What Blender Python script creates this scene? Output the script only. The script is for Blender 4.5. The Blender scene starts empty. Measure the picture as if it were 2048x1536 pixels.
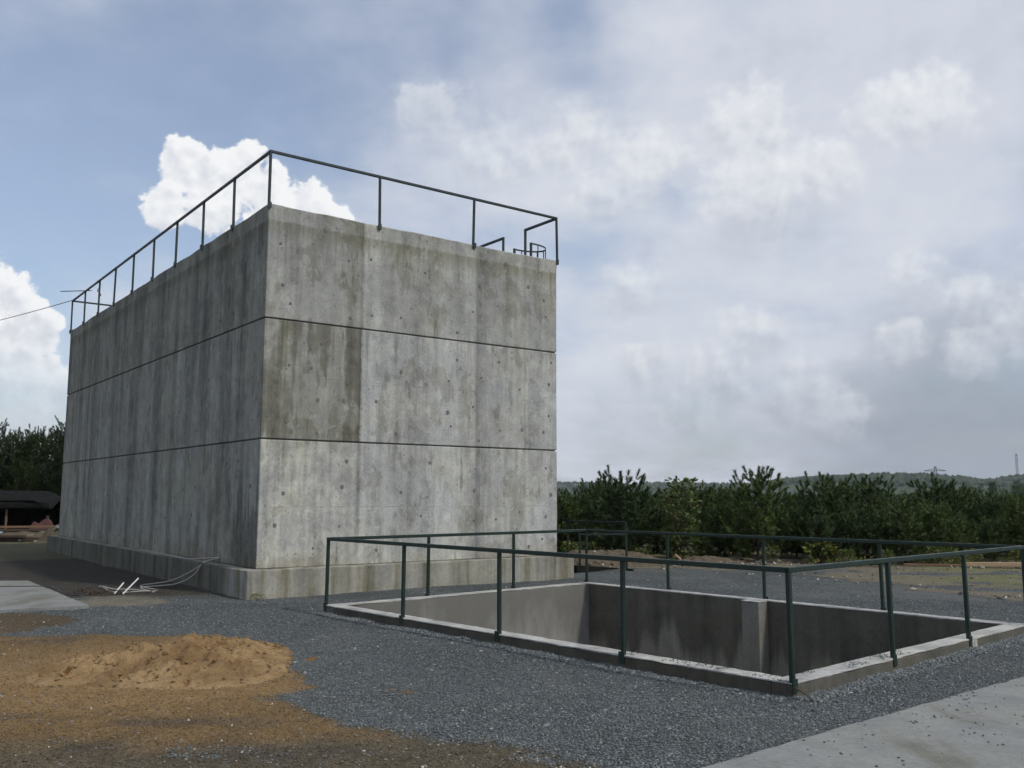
import bpy, bmesh, math, random
import numpy as np
from mathutils import Vector, Matrix
R = math.radians
rng = np.random.default_rng(7)
random.seed(7)
scene = bpy.context.scene
COL = scene.collection

# ------------------------------------------------------------------ camera
CAM_H = 1.7513
cam_d = bpy.data.cameras.new('camera'); cam_d.sensor_width = 36.0
cam_d.lens = 36.0 * 1842.8 / 2048.0
cam_d.clip_start = 0.1; cam_d.clip_end = 9000
cam = bpy.data.objects.new('camera', cam_d); COL.objects.link(cam)
cam.location = (0, 0, CAM_H)
cam.rotation_euler = (Matrix.Rotation(R(90 + 6.94), 4, 'X') @ Matrix.Rotation(R(0.15), 4, 'Z')).to_euler()
scene.camera = cam

# ------------------------------------------------------------------ node helpers
class NT:
    def __init__(self, tree): self.t = tree
    def n(self, typ, ins=None, **props):
        nd = self.t.nodes.new(typ)
        for k, v in props.items(): setattr(nd, k, v)
        for k, v in (ins or {}).items():
            s = nd.inputs[k]
            if isinstance(v, bpy.types.NodeSocket): self.t.links.new(v, s)
            elif isinstance(s.default_value, (int, float)): s.default_value = v
            else:
                v = tuple(v)
                if len(s.default_value) == 4 and len(v) == 3: v = v + (1.0,)
                s.default_value = v
        return nd
    def m(self, op, a, b=None, c=None, clamp=False):
        ins = {0: a}
        if b is not None: ins[1] = b
        if c is not None: ins[2] = c
        return self.n('ShaderNodeMath', ins, operation=op, use_clamp=clamp).outputs[0]
    def vm(self, op, a, b):
        return self.n('ShaderNodeVectorMath', {0: a, 1: b}, operation=op).outputs[0]
    def noise(self, vec, scale, detail=4, rough=.55, dist=0.0):
        return self.n('ShaderNodeTexNoise', {'Vector': vec, 'Scale': scale, 'Detail': detail, 'Roughness': rough, 'Distortion': dist}).outputs[0]
    def step(self, x, lo, hi, a=0.0, b=1.0, smooth=True):
        return self.n('ShaderNodeMapRange', {0: x, 1: lo, 2: hi, 3: a, 4: b}, interpolation_type='SMOOTHSTEP' if smooth else 'LINEAR').outputs[0]
    def mix(self, f, a, b, mode='MIX'):
        nd = self.n('ShaderNodeMix', None, data_type='RGBA', blend_type=mode)
        for s, v in ((nd.inputs[0], f), (nd.inputs[6], a), (nd.inputs[7], b)):
            if isinstance(v, bpy.types.NodeSocket): self.t.links.new(v, s)
            elif isinstance(v, (int, float)): s.default_value = v if s.type == 'VALUE' else (v, v, v, 1)
            else: s.default_value = tuple(v) + ((1.0,) if len(v) == 3 else ())
        return nd.outputs[2]
    def ramp(self, f, stops, interp='LINEAR'):
        nd = self.n('ShaderNodeValToRGB', {0: f}); cr = nd.color_ramp; cr.interpolation = interp
        while len(cr.elements) < len(stops): cr.elements.new(.5)
        for e, (p, c) in zip(cr.elements, stops):
            e.position = p
            e.color = (c, c, c, 1) if isinstance(c, (int, float)) else tuple(c) + (1,)
        return nd.outputs[0]
    def sep(self, v):
        o = self.n('ShaderNodeSeparateXYZ', {0: v}).outputs; return o[0], o[1], o[2]
    def comb(self, x, y, z): return self.n('ShaderNodeCombineXYZ', {0: x, 1: y, 2: z}).outputs[0]
    def bump(self, h, strength, dist, prev=None):
        ins = {'Height': h, 'Strength': strength, 'Distance': dist}
        if prev is not None: ins['Normal'] = prev
        return self.n('ShaderNodeBump', ins).outputs[0]

def new_mat(name, spec=.3):
    m = bpy.data.materials.new(name); m.use_nodes = True
    m.node_tree.nodes.clear()
    g = NT(m.node_tree)
    out = g.n('ShaderNodeOutputMaterial')
    b = g.n('ShaderNodeBsdfPrincipled', {'Roughness': .85, 'Specular IOR Level': spec})
    m.node_tree.links.new(b.outputs[0], out.inputs[0])
    def fin(col, rough=None, normal=None):
        for k, v in (('Base Color', col), ('Roughness', rough), ('Normal', normal)):
            if v is None: continue
            s = b.inputs[k]
            if isinstance(v, bpy.types.NodeSocket): m.node_tree.links.new(v, s)
            elif isinstance(v, (int, float)): s.default_value = v
            else: s.default_value = tuple(v) + ((1.0,) if len(v) == 3 else ())
        return m
    return m, g, b, fin

# ------------------------------------------------------------------ sky
SUN_AZ, SUN_EL = R(122), R(50)      # clockwise from +Y
world = bpy.data.worlds.new('World'); scene.world = world; world.use_nodes = True
wt = world.node_tree; wt.nodes.clear(); W = NT(wt)
wo = W.n('ShaderNodeOutputWorld')
sky = W.n('ShaderNodeTexSky', sky_type='NISHITA', sun_disc=False, sun_elevation=SUN_EL, sun_rotation=SUN_AZ,
          altitude=100, air_density=1.0, dust_density=2.2, ozone_density=1.6)
dirv = W.n('ShaderNodeTexCoord').outputs['Generated']
dx, dy, dz = W.sep(dirv)
az = W.m('MULTIPLY', W.m('ARCTAN2', dx, dy), 57.29578)
el = W.m('MULTIPLY', W.m('ARCSINE', dz), 57.29578)
inv = W.m('DIVIDE', 1.0, W.m('ADD', W.m('MAXIMUM', dz, 0.0), 0.25))
deck = W.vm('MULTIPLY', dirv, W.comb(inv, inv, 0.0))            # flattened cloud-deck coordinates
n_mid = W.noise(deck, 2.3, 5, .58)
n_warp = W.n('ShaderNodeTexNoise', {'Vector': dirv, 'Scale': 6.0, 'Detail': 3, 'Roughness': .55}).outputs[1]
n_c = W.noise(dirv, 38.0, 5, .6)
n_c3 = W.noise(W.vm('ADD', dirv, (.007, -.003, .008)), 38.0, 2, .5)
relief = W.m('SUBTRACT', n_c, n_c3)
wx, wy, wz = W.sep(n_warp)
azw = W.m('MULTIPLY_ADD', W.m('SUBTRACT', wx, .5), 10.0, az)
elw = W.m('MULTIPLY_ADD', W.m('SUBTRACT', wy, .5), 8.0, el)
azc = W.m('MULTIPLY_ADD', W.m('SUBTRACT', wx, .5), 2.0, az)
elc = W.m('MULTIPLY_ADD', W.m('SUBTRACT', wz, .5), 1.2, el)
def v3(a): return W.comb(a, a, a)
def vma(a, b, c): return W.n('ShaderNodeVectorMath', {0: a, 1: b, 2: c}, operation='MULTIPLY_ADD').outputs[0]
def quad3(A3, B3, tri, inv_r):
    """three elliptical wells at once: squared normalised distance per component"""
    X = vma(A3, [1 / t[2] for t in tri], [-t[0] / t[2] for t in tri])
    Y = vma(B3, [1 / t[3] for t in tri], [-t[1] / t[3] for t in tri])
    return vma(X, X, W.vm('MULTIPLY', Y, Y))
def fields(blobs, start, A3, B3):
    acc = start; blobs = list(blobs)
    while len(blobs) % 3: blobs.append((0, -80, 1, 1, 0))
    for i in range(0, len(blobs), 3):
        tri = blobs[i:i + 3]
        q = W.vm('MAXIMUM', vma(quad3(A3, B3, tri, 1), (-.3,) * 3, (1.0,) * 3), (0.0,) * 3)
        q2 = W.vm('MULTIPLY', q, q)
        d = W.n('ShaderNodeVectorMath', {0: q2, 1: [t[4] for t in tri]}, operation='DOT_PRODUCT').outputs['Value']
        acc = W.m('ADD', acc, d)
    return acc
def puff(lobes, A3, B3):
    """union of cloud lobes -> (field, shade): shade runs from +1 on lobe tops to -1 on their undersides"""
    acc = None; wsum = 1e-3; ysum = 0.0; lobes = [(a, e, r, r / s) for a, e, r, s in lobes]
    while len(lobes) % 3: lobes.append(lobes[0])
    for i in range(0, len(lobes), 3):
        tri = lobes[i:i + 3]
        X = vma(A3, [1 / t[2] for t in tri], [-t[0] / t[2] for t in tri])
        Y = vma(B3, [1 / t[3] for t in tri], [-t[1] / t[3] for t in tri])
        q = vma(X, X, W.vm('MULTIPLY', Y, Y))
        acc = q if acc is None else W.vm('MINIMUM', acc, q)
        w = W.vm('MAXIMUM', vma(q, (-.6,) * 3, (1.0,) * 3), (0.0,) * 3); w = W.vm('MULTIPLY', w, w); w = W.vm('MULTIPLY', w, w)
        wsum = W.m('ADD', W.n('ShaderNodeVectorMath', {0: w, 1: (1, 1, 1)}, operation='DOT_PRODUCT').outputs['Value'], wsum)
        ysum = W.m('ADD', W.n('ShaderNodeVectorMath', {0: w, 1: Y}, operation='DOT_PRODUCT').outputs['Value'], ysum)
    x, y, z = W.sep(acc)
    return W.m('SUBTRACT', 1.0, W.m('MINIMUM', x, W.m('MINIMUM', y, z))), W.m('DIVIDE', ysum, wsum)
A3, B3 = v3(azw), v3(elw); A3c, B3c = v3(azc), v3(elc)
# coverage of the soft cloud sheet
cov = fields([(-24, 23, 17, 10, -.55), (-27, 13, 9, 6, -.34), (4.6, 27, 3.4, 3.0, -.55), (5.5, 15.2, 4.0, 1.9, -.40),
              (19, 14.4, 4, 1.5, -.25), (9.6, 18.6, 1.4, 1.0, -.3), (14, 21, 10, 7, .5), (25, 25, 13, 8, .5), (16, 6.5, 18, 8, .42),
              (-4, 21, 8, 6, .30), (-28, 27.5, 5, 2.5, .15), (-23, 11, 3.4, 2.6, .55)], W.m('MULTIPLY_ADD', n_mid, 1.7, -.42), A3, B3)
cov = W.step(cov, -.10, .95, .24, .97)
# brightness of the sheet
lum = fields([(26, 24, 13, 6, -.05), (14, 15.2, 5.5, 1.3, -.10), (29, 3, 9, 7, -.34), (14, 3, 11, 3, -.09), (-14, 24, 14, 7, -.05), (11, 20, 9, 5, .04)],
             W.m('MULTIPLY_ADD', W.m('SUBTRACT', n_mid, .5), .28, W.m('MULTIPLY_ADD', W.m('SUBTRACT', n_c, .5), .10, .63)), A3, B3)
sheet = W.ramp(lum, [(.30, (.33, .37, .44)), (.48, (.47, .51, .59)), (.60, (.635, .67, .755)), (.76, (.76, .79, .83)), (.92, (.93, .94, .95))])
# billowing cumulus with crisp outlines
bright, bsh = puff([(-20.2, 19.1, 1.7, 1.0), (-17.0, 19.3, 2.0, 1.1), (-15.4, 18.2, 2.0, 1.1), (-21.2, 16.8, 1.7, 1.1), (-18.6, 17.2, 2.3, 1.1), (-12.9, 17.3, 2.2, 1.1),
               (-14.5, 16.2, 2.6, 1.2), (-11.0, 16.6, 1.5, 1.0), (-30.4, 10.8, 2.8, 1.1), (-28.6, 8.9, 2.4, 1.0), (-29.6, 6.4, 3.4, 1.0), (-27.2, 6.2, 1.9, 1.0)], A3c, B3c)
bfield = W.m('MULTIPLY_ADD', W.m('SUBTRACT', n_c, .5), 2.6, bright)
bmask = W.m('MULTIPLY', W.step(bfield, -.05, .40), W.step(elw, 1.0, 9.0, .30, .96))
bl = W.m('MULTIPLY_ADD', relief, .9, W.m('MULTIPLY_ADD', bsh, .10, W.step(elw, 3, 13, .78, .91)))
bcol = W.ramp(bl, [(.45, (.50, .53, .58)), (.75, (.76, .78, .82)), (1.0, (.97, .975, .98))])
# heaped clouds of the right half: soft, sunlit above and grey below
soft, ssh = puff([(14.6, 9.4, 2.5, 1.0), (12.2, 7.4, 3.0, 1.1), (16.8, 6.4, 3.0, 1.2), (8.4, 7.8, 2.8, 1.1), (19.4, 4.8, 2.6, 1.2), (10.4, 5.2, 3.2, 1.3),
                  (23.2, 8.8, 2.0, 1.1), (24.0, 12.4, 2.2, 1.2), (27.0, 11.0, 2.2, 1.2), (29.8, 9.4, 2.6, 1.1), (27.0, 8.2, 2.2, 1.2), (7.6, 12.4, 2.6, 1.2),
                  (4.2, 22.0, 3.2, 1.2), (8.5, 20.2, 3.2, 1.2), (14.8, 22.2, 3.8, 1.3), (19.4, 18.9, 3.2, 1.2), (15.0, 18.2, 4.2, 1.4), (6.0, 18.6, 2.8, 1.3),
                  (-5.0, 23.4, 3.2, 1.3), (-1.0, 21.0, 3.6, 1.5), (24.5, 21.5, 4.2, 1.5)], A3c, B3c)
sfield = W.m('MULTIPLY_ADD', W.m('SUBTRACT', n_c, .5), 1.7, W.m('MULTIPLY_ADD', W.m('SUBTRACT', wz, .5), 1.6, soft))
smask = W.step(sfield, -.05, .85, 0, .72)
sl = W.m('MULTIPLY_ADD', relief, .50, W.m('MULTIPLY_ADD', ssh, .17, W.step(el, 0, 20, .56, .80)))
scol = W.ramp(sl, [(.35, (.38, .41, .465)), (.52, (.50, .535, .60)), (.66, (.62, .65, .71)), (.82, (.79, .81, .84)), (1.0, (.92, .93, .94))])
c1 = W.mix(bmask, W.mix(smask, sheet, scol), bcol)
cov_all = W.m('MAXIMUM', W.m('MAXIMUM', cov, smask), W.m('MAXIMUM', bmask, W.step(el, 0.0, 10.0, .7, 0.0)))
bg_sky = W.n('ShaderNodeBackground', {'Color': sky.outputs[0], 'Strength': .15})
bg_cl = W.n('ShaderNodeBackground', {'Color': c1, 'Strength': 1.0})
mixs = W.n('ShaderNodeMixShader', {0: cov_all, 1: bg_sky.outputs[0], 2: bg_cl.outputs[0]})
wt.links.new(mixs.outputs[0], wo.inputs[0])
world.cycles.sampling_method = 'MANUAL'; world.cycles.sample_map_resolution = 512

# ------------------------------------------------------------------ sun and exposure
sd = bpy.data.lights.new('sun', 'SUN'); sd.energy = 2.3; sd.angle = R(3.0); sd.color = (1.0, .95, .87)
sun = bpy.data.objects.new('sun', sd); COL.objects.link(sun)
to_sun = Vector((math.sin(SUN_AZ) * math.cos(SUN_EL), math.cos(SUN_AZ) * math.cos(SUN_EL), math.sin(SUN_EL)))
sun.rotation_euler = (-to_sun).to_track_quat('-Z', 'Y').to_euler(); sun.location = (20, -5, 30)
vs = scene.view_settings
vs.view_transform = 'Standard'; vs.look = 'None'; vs.exposure = 0.0; vs.gamma = 1.0; vs.use_curve_mapping = False
scene.cycles.volume_bounces = 0
scene.cycles.use_adaptive_sampling = True; scene.cycles.adaptive_threshold = .03; scene.cycles.adaptive_min_samples = 24
scene.cycles.max_bounces = 5; scene.cycles.diffuse_bounces = 3; scene.cycles.glossy_bounces = 2

# ------------------------------------------------------------------ mesh helpers
def tag(o, label=None, cat=None, group=None, kind=None):
    for k, v in (('label', label), ('category', cat), ('group', group), ('kind', kind)):
        if v: o[k] = v
    return o
def link(o, parent=None):
    COL.objects.link(o)
    if parent is not None: o.parent = parent
    return o
def empty(name, loc=(0, 0, 0), rz=0.0, label=None, cat=None, group=None):
    o = bpy.data.objects.new(name, None); o.location = loc; o.rotation_euler = (0, 0, rz); o.empty_display_size = .3
    COL.objects.link(o); return tag(o, label, cat, group)
class MB:
    def __init__(self): self.v = []; self.f = []
    def add(self, vs, fs):
        b = len(self.v); self.v += [tuple(p) for p in vs]; self.f += [tuple(b + i for i in f) for f in fs]; return self
    def box(self, x0, x1, y0, y1, z0, z1):
        return self.add([(x0,y0,z0),(x1,y0,z0),(x1,y1,z0),(x0,y1,z0),(x0,y0,z1),(x1,y0,z1),(x1,y1,z1),(x0,y1,z1)],
                        [(3,2,1,0),(4,5,6,7),(0,1,5,4),(1,2,6,5),(2,3,7,6),(3,0,4,7)])
    def bar(self, a, b, w, h=None, up=(0, 0, 1)):
        a = Vector(a); b = Vector(b); h = h or w; d = (b - a).normalized(); up = Vector(up)
        if abs(d.dot(up)) > .98: up = Vector((1, 0, 0))
        s = d.cross(up).normalized(); u = s.cross(d).normalized()
        vs = []
        for p in (a, b):
            for i, j in ((-1,-1),(1,-1),(1,1),(-1,1)): vs.append(p + s * (i * w / 2) + u * (j * h / 2))
        return self.add(vs, [(0,1,2,3),(7,6,5,4),(0,4,5,1),(1,5,6,2),(2,6,7,3),(3,7,4,0)])
    def tube(self, pts, r, seg=8, taper=None):
        pts = [Vector(p) for p in pts]; n = len(pts); vs = []; prev = None
        for i, p in enumerate(pts):
            d = (pts[min(i + 1, n - 1)] - pts[max(i - 1, 0)]).normalized()
            ref = prev if prev is not None else (Vector((0, 0, 1)) if abs(d.z) < .9 else Vector((1, 0, 0)))
            s = d.cross(ref); s = s.normalized() if s.length > 1e-5 else d.orthogonal().normalized()
            u = s.cross(d).normalized(); prev = u
            rr = r if taper is None else r + (taper - r) * i / (n - 1)
            for k in range(seg):
                t = 2 * math.pi * k / seg; vs.append(p + s * (math.cos(t) * rr) + u * (math.sin(t) * rr))
        fs = [(i*seg+k, i*seg+(k+1)%seg, (i+1)*seg+(k+1)%seg, (i+1)*seg+k) for i in range(n - 1) for k in range(seg)]
        fs += [tuple(reversed(range(seg))), tuple((n-1)*seg+k for k in range(seg))]
        return self.add(vs, fs)
    def mesh(self, name):
        m = bpy.data.meshes.new(name); m.from_pydata(self.v, [], self.f); m.update(); return m
    def build(self, name, mat, parent=None, bevel=0, smooth=False, segs=1):
        m = self.mesh(name)
        bm = bmesh.new(); bm.from_mesh(m)
        bmesh.ops.recalc_face_normals(bm, faces=bm.faces)
        if bevel: bmesh.ops.bevel(bm, geom=list(bm.edges), offset=bevel, segments=segs, affect='EDGES', profile=.5, clamp_overlap=True)
        bm.to_mesh(m); bm.free()
        if smooth: m.polygons.foreach_set('use_smooth', [True] * len(m.polygons))
        m.materials.append(mat)
        return link(bpy.data.objects.new(name, m), parent)
def np_mesh(name, verts, faces, mat, parent=None, smooth=False, attrs=None):
    verts = np.asarray(verts, np.float32); faces = np.asarray(faces, np.int32); k = faces.shape[1]
    m = bpy.data.meshes.new(name)
    m.vertices.add(len(verts)); m.vertices.foreach_set('co', verts.ravel())
    m.loops.add(faces.size); m.loops.foreach_set('vertex_index', faces.ravel())
    m.polygons.add(len(faces)); m.polygons.foreach_set('loop_start', np.arange(len(faces), dtype=np.int32) * k)
    m.polygons.foreach_set('loop_total', np.full(len(faces), k, np.int32))
    if smooth: m.polygons.foreach_set('use_smooth', np.ones(len(faces), bool))
    for an, (typ, dat) in (attrs or {}).items():
        a = m.attributes.new(an, typ, 'POINT')
        a.data.foreach_set('color' if typ == 'FLOAT_COLOR' else 'value', np.asarray(dat, np.float32).ravel())
    m.update(calc_edges=True); m.validate()
    if mat: m.materials.append(mat)
    return link(bpy.data.objects.new(name, m), parent)
def vnoise(x, y, seed=0):
    def hsh(i, j):
        h = (i.astype(np.int64) * 374761393 + j.astype(np.int64) * 668265263 + seed * 974711) & 0x7fffffff
        h = ((h ^ (h >> 13)) * 1274126177) & 0x7fffffff
        return ((h ^ (h >> 16)) & 0xffff) / 65535.0
    xi = np.floor(x); yi = np.floor(y); fx = x - xi; fy = y - yi
    fx = fx * fx * (3 - 2 * fx); fy = fy * fy * (3 - 2 * fy)
    a = hsh(xi, yi); b = hsh(xi + 1, yi); c = hsh(xi, yi + 1); d = hsh(xi + 1, yi + 1)
    return (a + (b - a) * fx) * (1 - fy) + (c + (d - c) * fx) * fy
def fbm(x, y, seed=0, octv=4, g=.5):
    s = 0; a = 1; t = 0
    for o in range(octv):
        s = s + a * vnoise(x * 2 ** o + o * 17.3, y * 2 ** o - o * 9.1, seed + o); t += a; a *= g
    return s / t
def sdist(px, py, poly):
    """signed distance to a polygon, positive inside"""
    d = np.full(px.shape, 1e9); ins = np.zeros(px.shape, bool); n = len(poly)
    for i in range(n):
        ax, ay = poly[i]; bx, by = poly[(i + 1) % n]
        ex, ey = bx - ax, by - ay
        t = np.clip(((px - ax) * ex + (py - ay) * ey) / (ex * ex + ey * ey), 0, 1)
        d = np.minimum(d, np.hypot(px - ax - t * ex, py - ay - t * ey))
        c = ((ay > py) != (by > py))
        with np.errstate(divide='ignore', invalid='ignore'):
            ins ^= c & (px < (bx - ax) * (py - ay) / (by - ay if by != ay else 1e-9) + ax)
    return np.where(ins, d, -d)
def sst(x, a, b):
    t = np.clip((x - a) / (b - a), 0, 1); return t * t * (3 - 2 * t)

# ------------------------------------------------------------------ concrete
def concrete(name, tint=(.29, .288, .27), contrast=1.0, kind='plain', rough=.88):
    m, g, b, fin = new_mat(name)
    P = g.n('ShaderNodeTexCoord').outputs['Object']
    x, y, z = g.sep(P)
    st = g.comb(x, y, g.m('MULTIPLY', z, .055))
    s1 = g.noise(st, 2.3, 3, .6)                      # broad run-down streaks
    s2 = g.noise(st, 9.0, 2, .6)                      # thin streaks
    b1 = g.noise(P, .8, 3, .6, .4)
    b2 = g.noise(P, 3.6, 4, .62)
    fine = g.noise(P, 22, 3, .65)
    grit = g.noise(P, 120, 1, .5)
    v = g.m('MULTIPLY_ADD', g.m('SUBTRACT', s1, .5), 1.3 * contrast, 1.0)
    v = g.m('MULTIPLY_ADD', g.m('SUBTRACT', s2, .5), .55 * contrast, v)
    v = g.m('MULTIPLY_ADD', g.m('SUBTRACT', b1, .5), .7 * contrast, v)
    v = g.m('MULTIPLY_ADD', g.m('SUBTRACT', b2, .5), .9 * contrast, v)
    v = g.m('MULTIPLY_ADD', g.m('SUBTRACT', fine, .5), .65, v)
    v = g.m('MULTIPLY_ADD', g.m('SUBTRACT', grit, .5), .35, v)
    col = g.mix(1.0, tint, g.n('ShaderNodeCombineColor', {0: v, 1: v, 2: v}).outputs[0], 'MULTIPLY')
    olive = g.mix(1.0, col, (.99, .985, .93), 'MULTIPLY')
    col = g.mix(g.step(b1, .42, .62), col, olive)
    if kind == 'tank':
        front = g.m('LESS_THAN', y, .03)
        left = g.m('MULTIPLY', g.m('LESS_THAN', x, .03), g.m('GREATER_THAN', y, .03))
        jit = g.m('MULTIPLY_ADD', g.m('SUBTRACT', b2, .5), .10, x)
        W_ = 6.77
        pan = g.ramp(g.m('DIVIDE', jit, W_), [(0, .96), (.02, .93), (.275, .84), (.284, .62), (.292, 1.15), (.34, 1.16), (.36, .97), (.52, .99), (.534, .84), (.54, 1.06), (.675, 1.0), (.684, .66), (.692, .84), (.76, .80), (.80, .95), (.862, 1.02), (.868, .86), (.88, 1.04), (1, 1.02)])
        col = g.mix(front, col, g.mix(1.0, col, pan, 'MULTIPLY'))
        # damp olive-brown sheet on the left third of the front, mostly on the middle lift
        dz_ = g.m('MULTIPLY_ADD', g.m('SUBTRACT', b2, .5), .9, z)
        zone = g.m('MULTIPLY', g.m('LESS_THAN', jit, 1.93), front)
        midl = g.m('MULTIPLY', g.m('GREATER_THAN', z, 2.74), g.m('LESS_THAN', z, 4.93))
        pat = g.step(g.m('ADD', b1, g.m('MULTIPLY', g.m('SUBTRACT', s1, .5), .9)), .50, .60)
        damp = g.m('MULTIPLY', zone, g.m('MULTIPLY', midl, g.m('MULTIPLY_ADD', pat, -.55, 1.0)))
        topl = g.m('MULTIPLY', zone, g.m('MULTIPLY', g.m('GREATER_THAN', z, 4.93), g.m('MULTIPLY', g.step(b1, .52, .62), .55)))
        damp = g.m('MAXIMUM', damp, topl)
        col = g.mix(damp, col, g.mix(1.0, col, (.50, .49, .415), 'MULTIPLY'))
        # pale cement wash on the lowest lift there
        lowl = g.m('MULTIPLY', g.m('MULTIPLY', zone, g.m('LESS_THAN', z, 2.74)), g.step(b2, .40, .62, .35, .9))
        col = g.mix(g.m('MULTIPLY', lowl, .9), col, g.mix(1.0, col, (1.22, 1.2, 1.12), 'MULTIPLY'))
        # each lift was cast from its own mix
        col = g.mix(1.0, col, g.mix(g.m('GREATER_THAN', z, 4.925), g.mix(g.m('GREATER_THAN', z, 2.749), (1.06, 1.06, 1.05), (1.0, 1.0, 1.0)), (.88, .88, .85)), 'MULTIPLY')
        # hard-edged blotches left by the shutters
        hb = g.noise(g.comb(x, y, g.m('MULTIPLY', z, .6)), 1.5, 5, .68, .2)
        col = g.mix(g.step(hb, .545, .585, 0, .85), col, g.mix(1.0, col, (.74, .735, .69), 'MULTIPLY'))
        col = g.mix(g.step(hb, .44, .40, 0, .8), col, g.mix(1.0, col, (1.2, 1.2, 1.19), 'MULTIPLY'))
        run = g.noise(g.comb(x, y, g.m('MULTIPLY', z, .16)), 5.5, 3, .6)
        col = g.mix(g.m('MULTIPLY', g.step(run, .60, .65), g.step(b1, .46, .56, 0, .8)), col, g.mix(1.0, col, (.62, .61, .55), 'MULTIPLY'))
        bug = g.n('ShaderNodeTexVoronoi', {'Vector': P, 'Scale': 6.5}, feature='F1')
        br_, _b, _c = g.sep(bug.outputs['Color'])
        col = g.mix(g.m('MULTIPLY', g.step(bug.outputs['Distance'], .10, .17, .75, 0), g.m('GREATER_THAN', br_, .62)), col, g.mix(1.0, col, .5, 'MULTIPLY'))
        dn = g.noise(g.comb(x, y, 0.0), 4.2, 3, .7); ln_ = g.m('MULTIPLY', g.m('SUBTRACT', dn, .50), 7.0); drip = None
        for zj in (2.749, 4.925, 6.74):
            dd_ = g.m('SUBTRACT', zj, z)
            one = g.m('MULTIPLY', g.m('GREATER_THAN', dd_, 0.0), g.step(g.m('SUBTRACT', ln_, dd_), -.05, .55))
            drip = one if drip is None else g.m('MAXIMUM', drip, one)
        col = g.mix(g.m('MULTIPLY', drip, .55), col, g.mix(1.0, col, (.66, .655, .61), 'MULTIPLY'))
        # dark damp just under the ragged top band
        tz = g.m('MULTIPLY_ADD', g.m('SUBTRACT', b2, .5), .55, z)
        col = g.mix(g.m('MULTIPLY', g.step(tz, 6.35, 6.68), g.step(z, 6.76, 6.70)), col, g.mix(1.0, col, (.74, .73, .66), 'MULTIPLY'))
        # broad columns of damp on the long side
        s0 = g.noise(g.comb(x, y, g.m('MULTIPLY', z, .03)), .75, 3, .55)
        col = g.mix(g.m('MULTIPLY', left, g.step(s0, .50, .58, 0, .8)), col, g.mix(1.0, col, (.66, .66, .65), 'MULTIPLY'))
        # dark drain streaks and wet runs
        wet = g.step(g.m('ADD', s1, g.m('MULTIPLY', g.m('SUBTRACT', b1, .5), .6)), .56, .70)
        col = g.mix(g.m('MULTIPLY', wet, .55), col, g.mix(1.0, col, (.62, .615, .58), 'MULTIPLY'))
        # white lime bloom in patches
        lime = g.m('MULTIPLY', g.step(g.noise(P, 2.2, 4, .68, 1.2), .56, .64), g.step(b1, .45, .6))
        col = g.mix(g.m('MULTIPLY', lime, .35), col, (.44, .44, .41))
        # brown weather stain where water splashed off the ledge, ragged upper edge
        dz2 = g.m('MULTIPLY_ADD', g.m('SUBTRACT', b1, .5), 1.6, g.m('SUBTRACT', z, .485))
        spl = g.step(dz2, -.05, .3, .55, 0)
        col = g.mix(spl, col, g.mix(1.0, col, (.74, .64, .48), 'MULTIPLY'))
        # damp arches low on the side face near the corner
        arch = g.m('MULTIPLY', left, g.m('MULTIPLY', g.step(g.m('MULTIPLY_ADD', g.m('SUBTRACT', b1, .5), 3.0, y), 2.2, 1.3), g.step(g.m('MULTIPLY_ADD', g.m('SUBTRACT', s1, .5), 4.5, z), 2.0, 1.3)))
        col = g.mix(g.m('MULTIPLY', arch, .8), col, g.mix(1.0, col, (.45, .45, .44), 'MULTIPLY'))
        side = g.mix(1.0, col, (.70, .70, .665), 'MULTIPLY')     # shade painted in: darkens and warms the long side facing away from the sun
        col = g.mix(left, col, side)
        # faint shutter board lines
        for zz in (1.55, 3.9, 6.2):
            ln = g.m('LESS_THAN', g.m('ABSOLUTE', g.m('SUBTRACT', g.m('MULTIPLY_ADD', g.m('SUBTRACT', b2, .5), .03, z), zz)), .008)
            col = g.mix(g.m('MULTIPLY', ln, g.m('MULTIPLY', g.step(b2, .47, .60), .45)), col, (.13, .13, .12))
    if kind == 'pit':
        # tide line: damp dark concrete above, drier silt-coated concrete below
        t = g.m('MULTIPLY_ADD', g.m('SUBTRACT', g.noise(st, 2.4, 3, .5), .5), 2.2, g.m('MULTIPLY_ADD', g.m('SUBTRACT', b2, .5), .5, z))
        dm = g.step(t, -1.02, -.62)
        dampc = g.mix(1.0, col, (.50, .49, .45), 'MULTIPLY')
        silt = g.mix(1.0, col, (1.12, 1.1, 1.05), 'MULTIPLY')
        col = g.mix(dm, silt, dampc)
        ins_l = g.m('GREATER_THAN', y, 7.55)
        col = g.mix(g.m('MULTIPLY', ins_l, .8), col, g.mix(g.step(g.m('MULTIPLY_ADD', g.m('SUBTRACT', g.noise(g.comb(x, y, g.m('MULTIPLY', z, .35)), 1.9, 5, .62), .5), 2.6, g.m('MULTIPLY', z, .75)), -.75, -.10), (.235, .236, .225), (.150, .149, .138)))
    if kind == 'pit':
        ou = g.m('LESS_THAN', x, .05)
        col = g.mix(ou, col, g.mix(1.0, col, (.80, .77, .72), 'MULTIPLY'))
    if kind == 'side':
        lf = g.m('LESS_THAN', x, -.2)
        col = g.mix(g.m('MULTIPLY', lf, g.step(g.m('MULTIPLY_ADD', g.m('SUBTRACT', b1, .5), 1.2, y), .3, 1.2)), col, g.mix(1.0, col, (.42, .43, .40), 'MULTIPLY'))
        col = g.mix(g.step(g.noise(st, 3.2, 5, .65), .45, .65), col, g.mix(1.0, col, (.62, .58, .46), 'MULTIPLY'))
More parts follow.
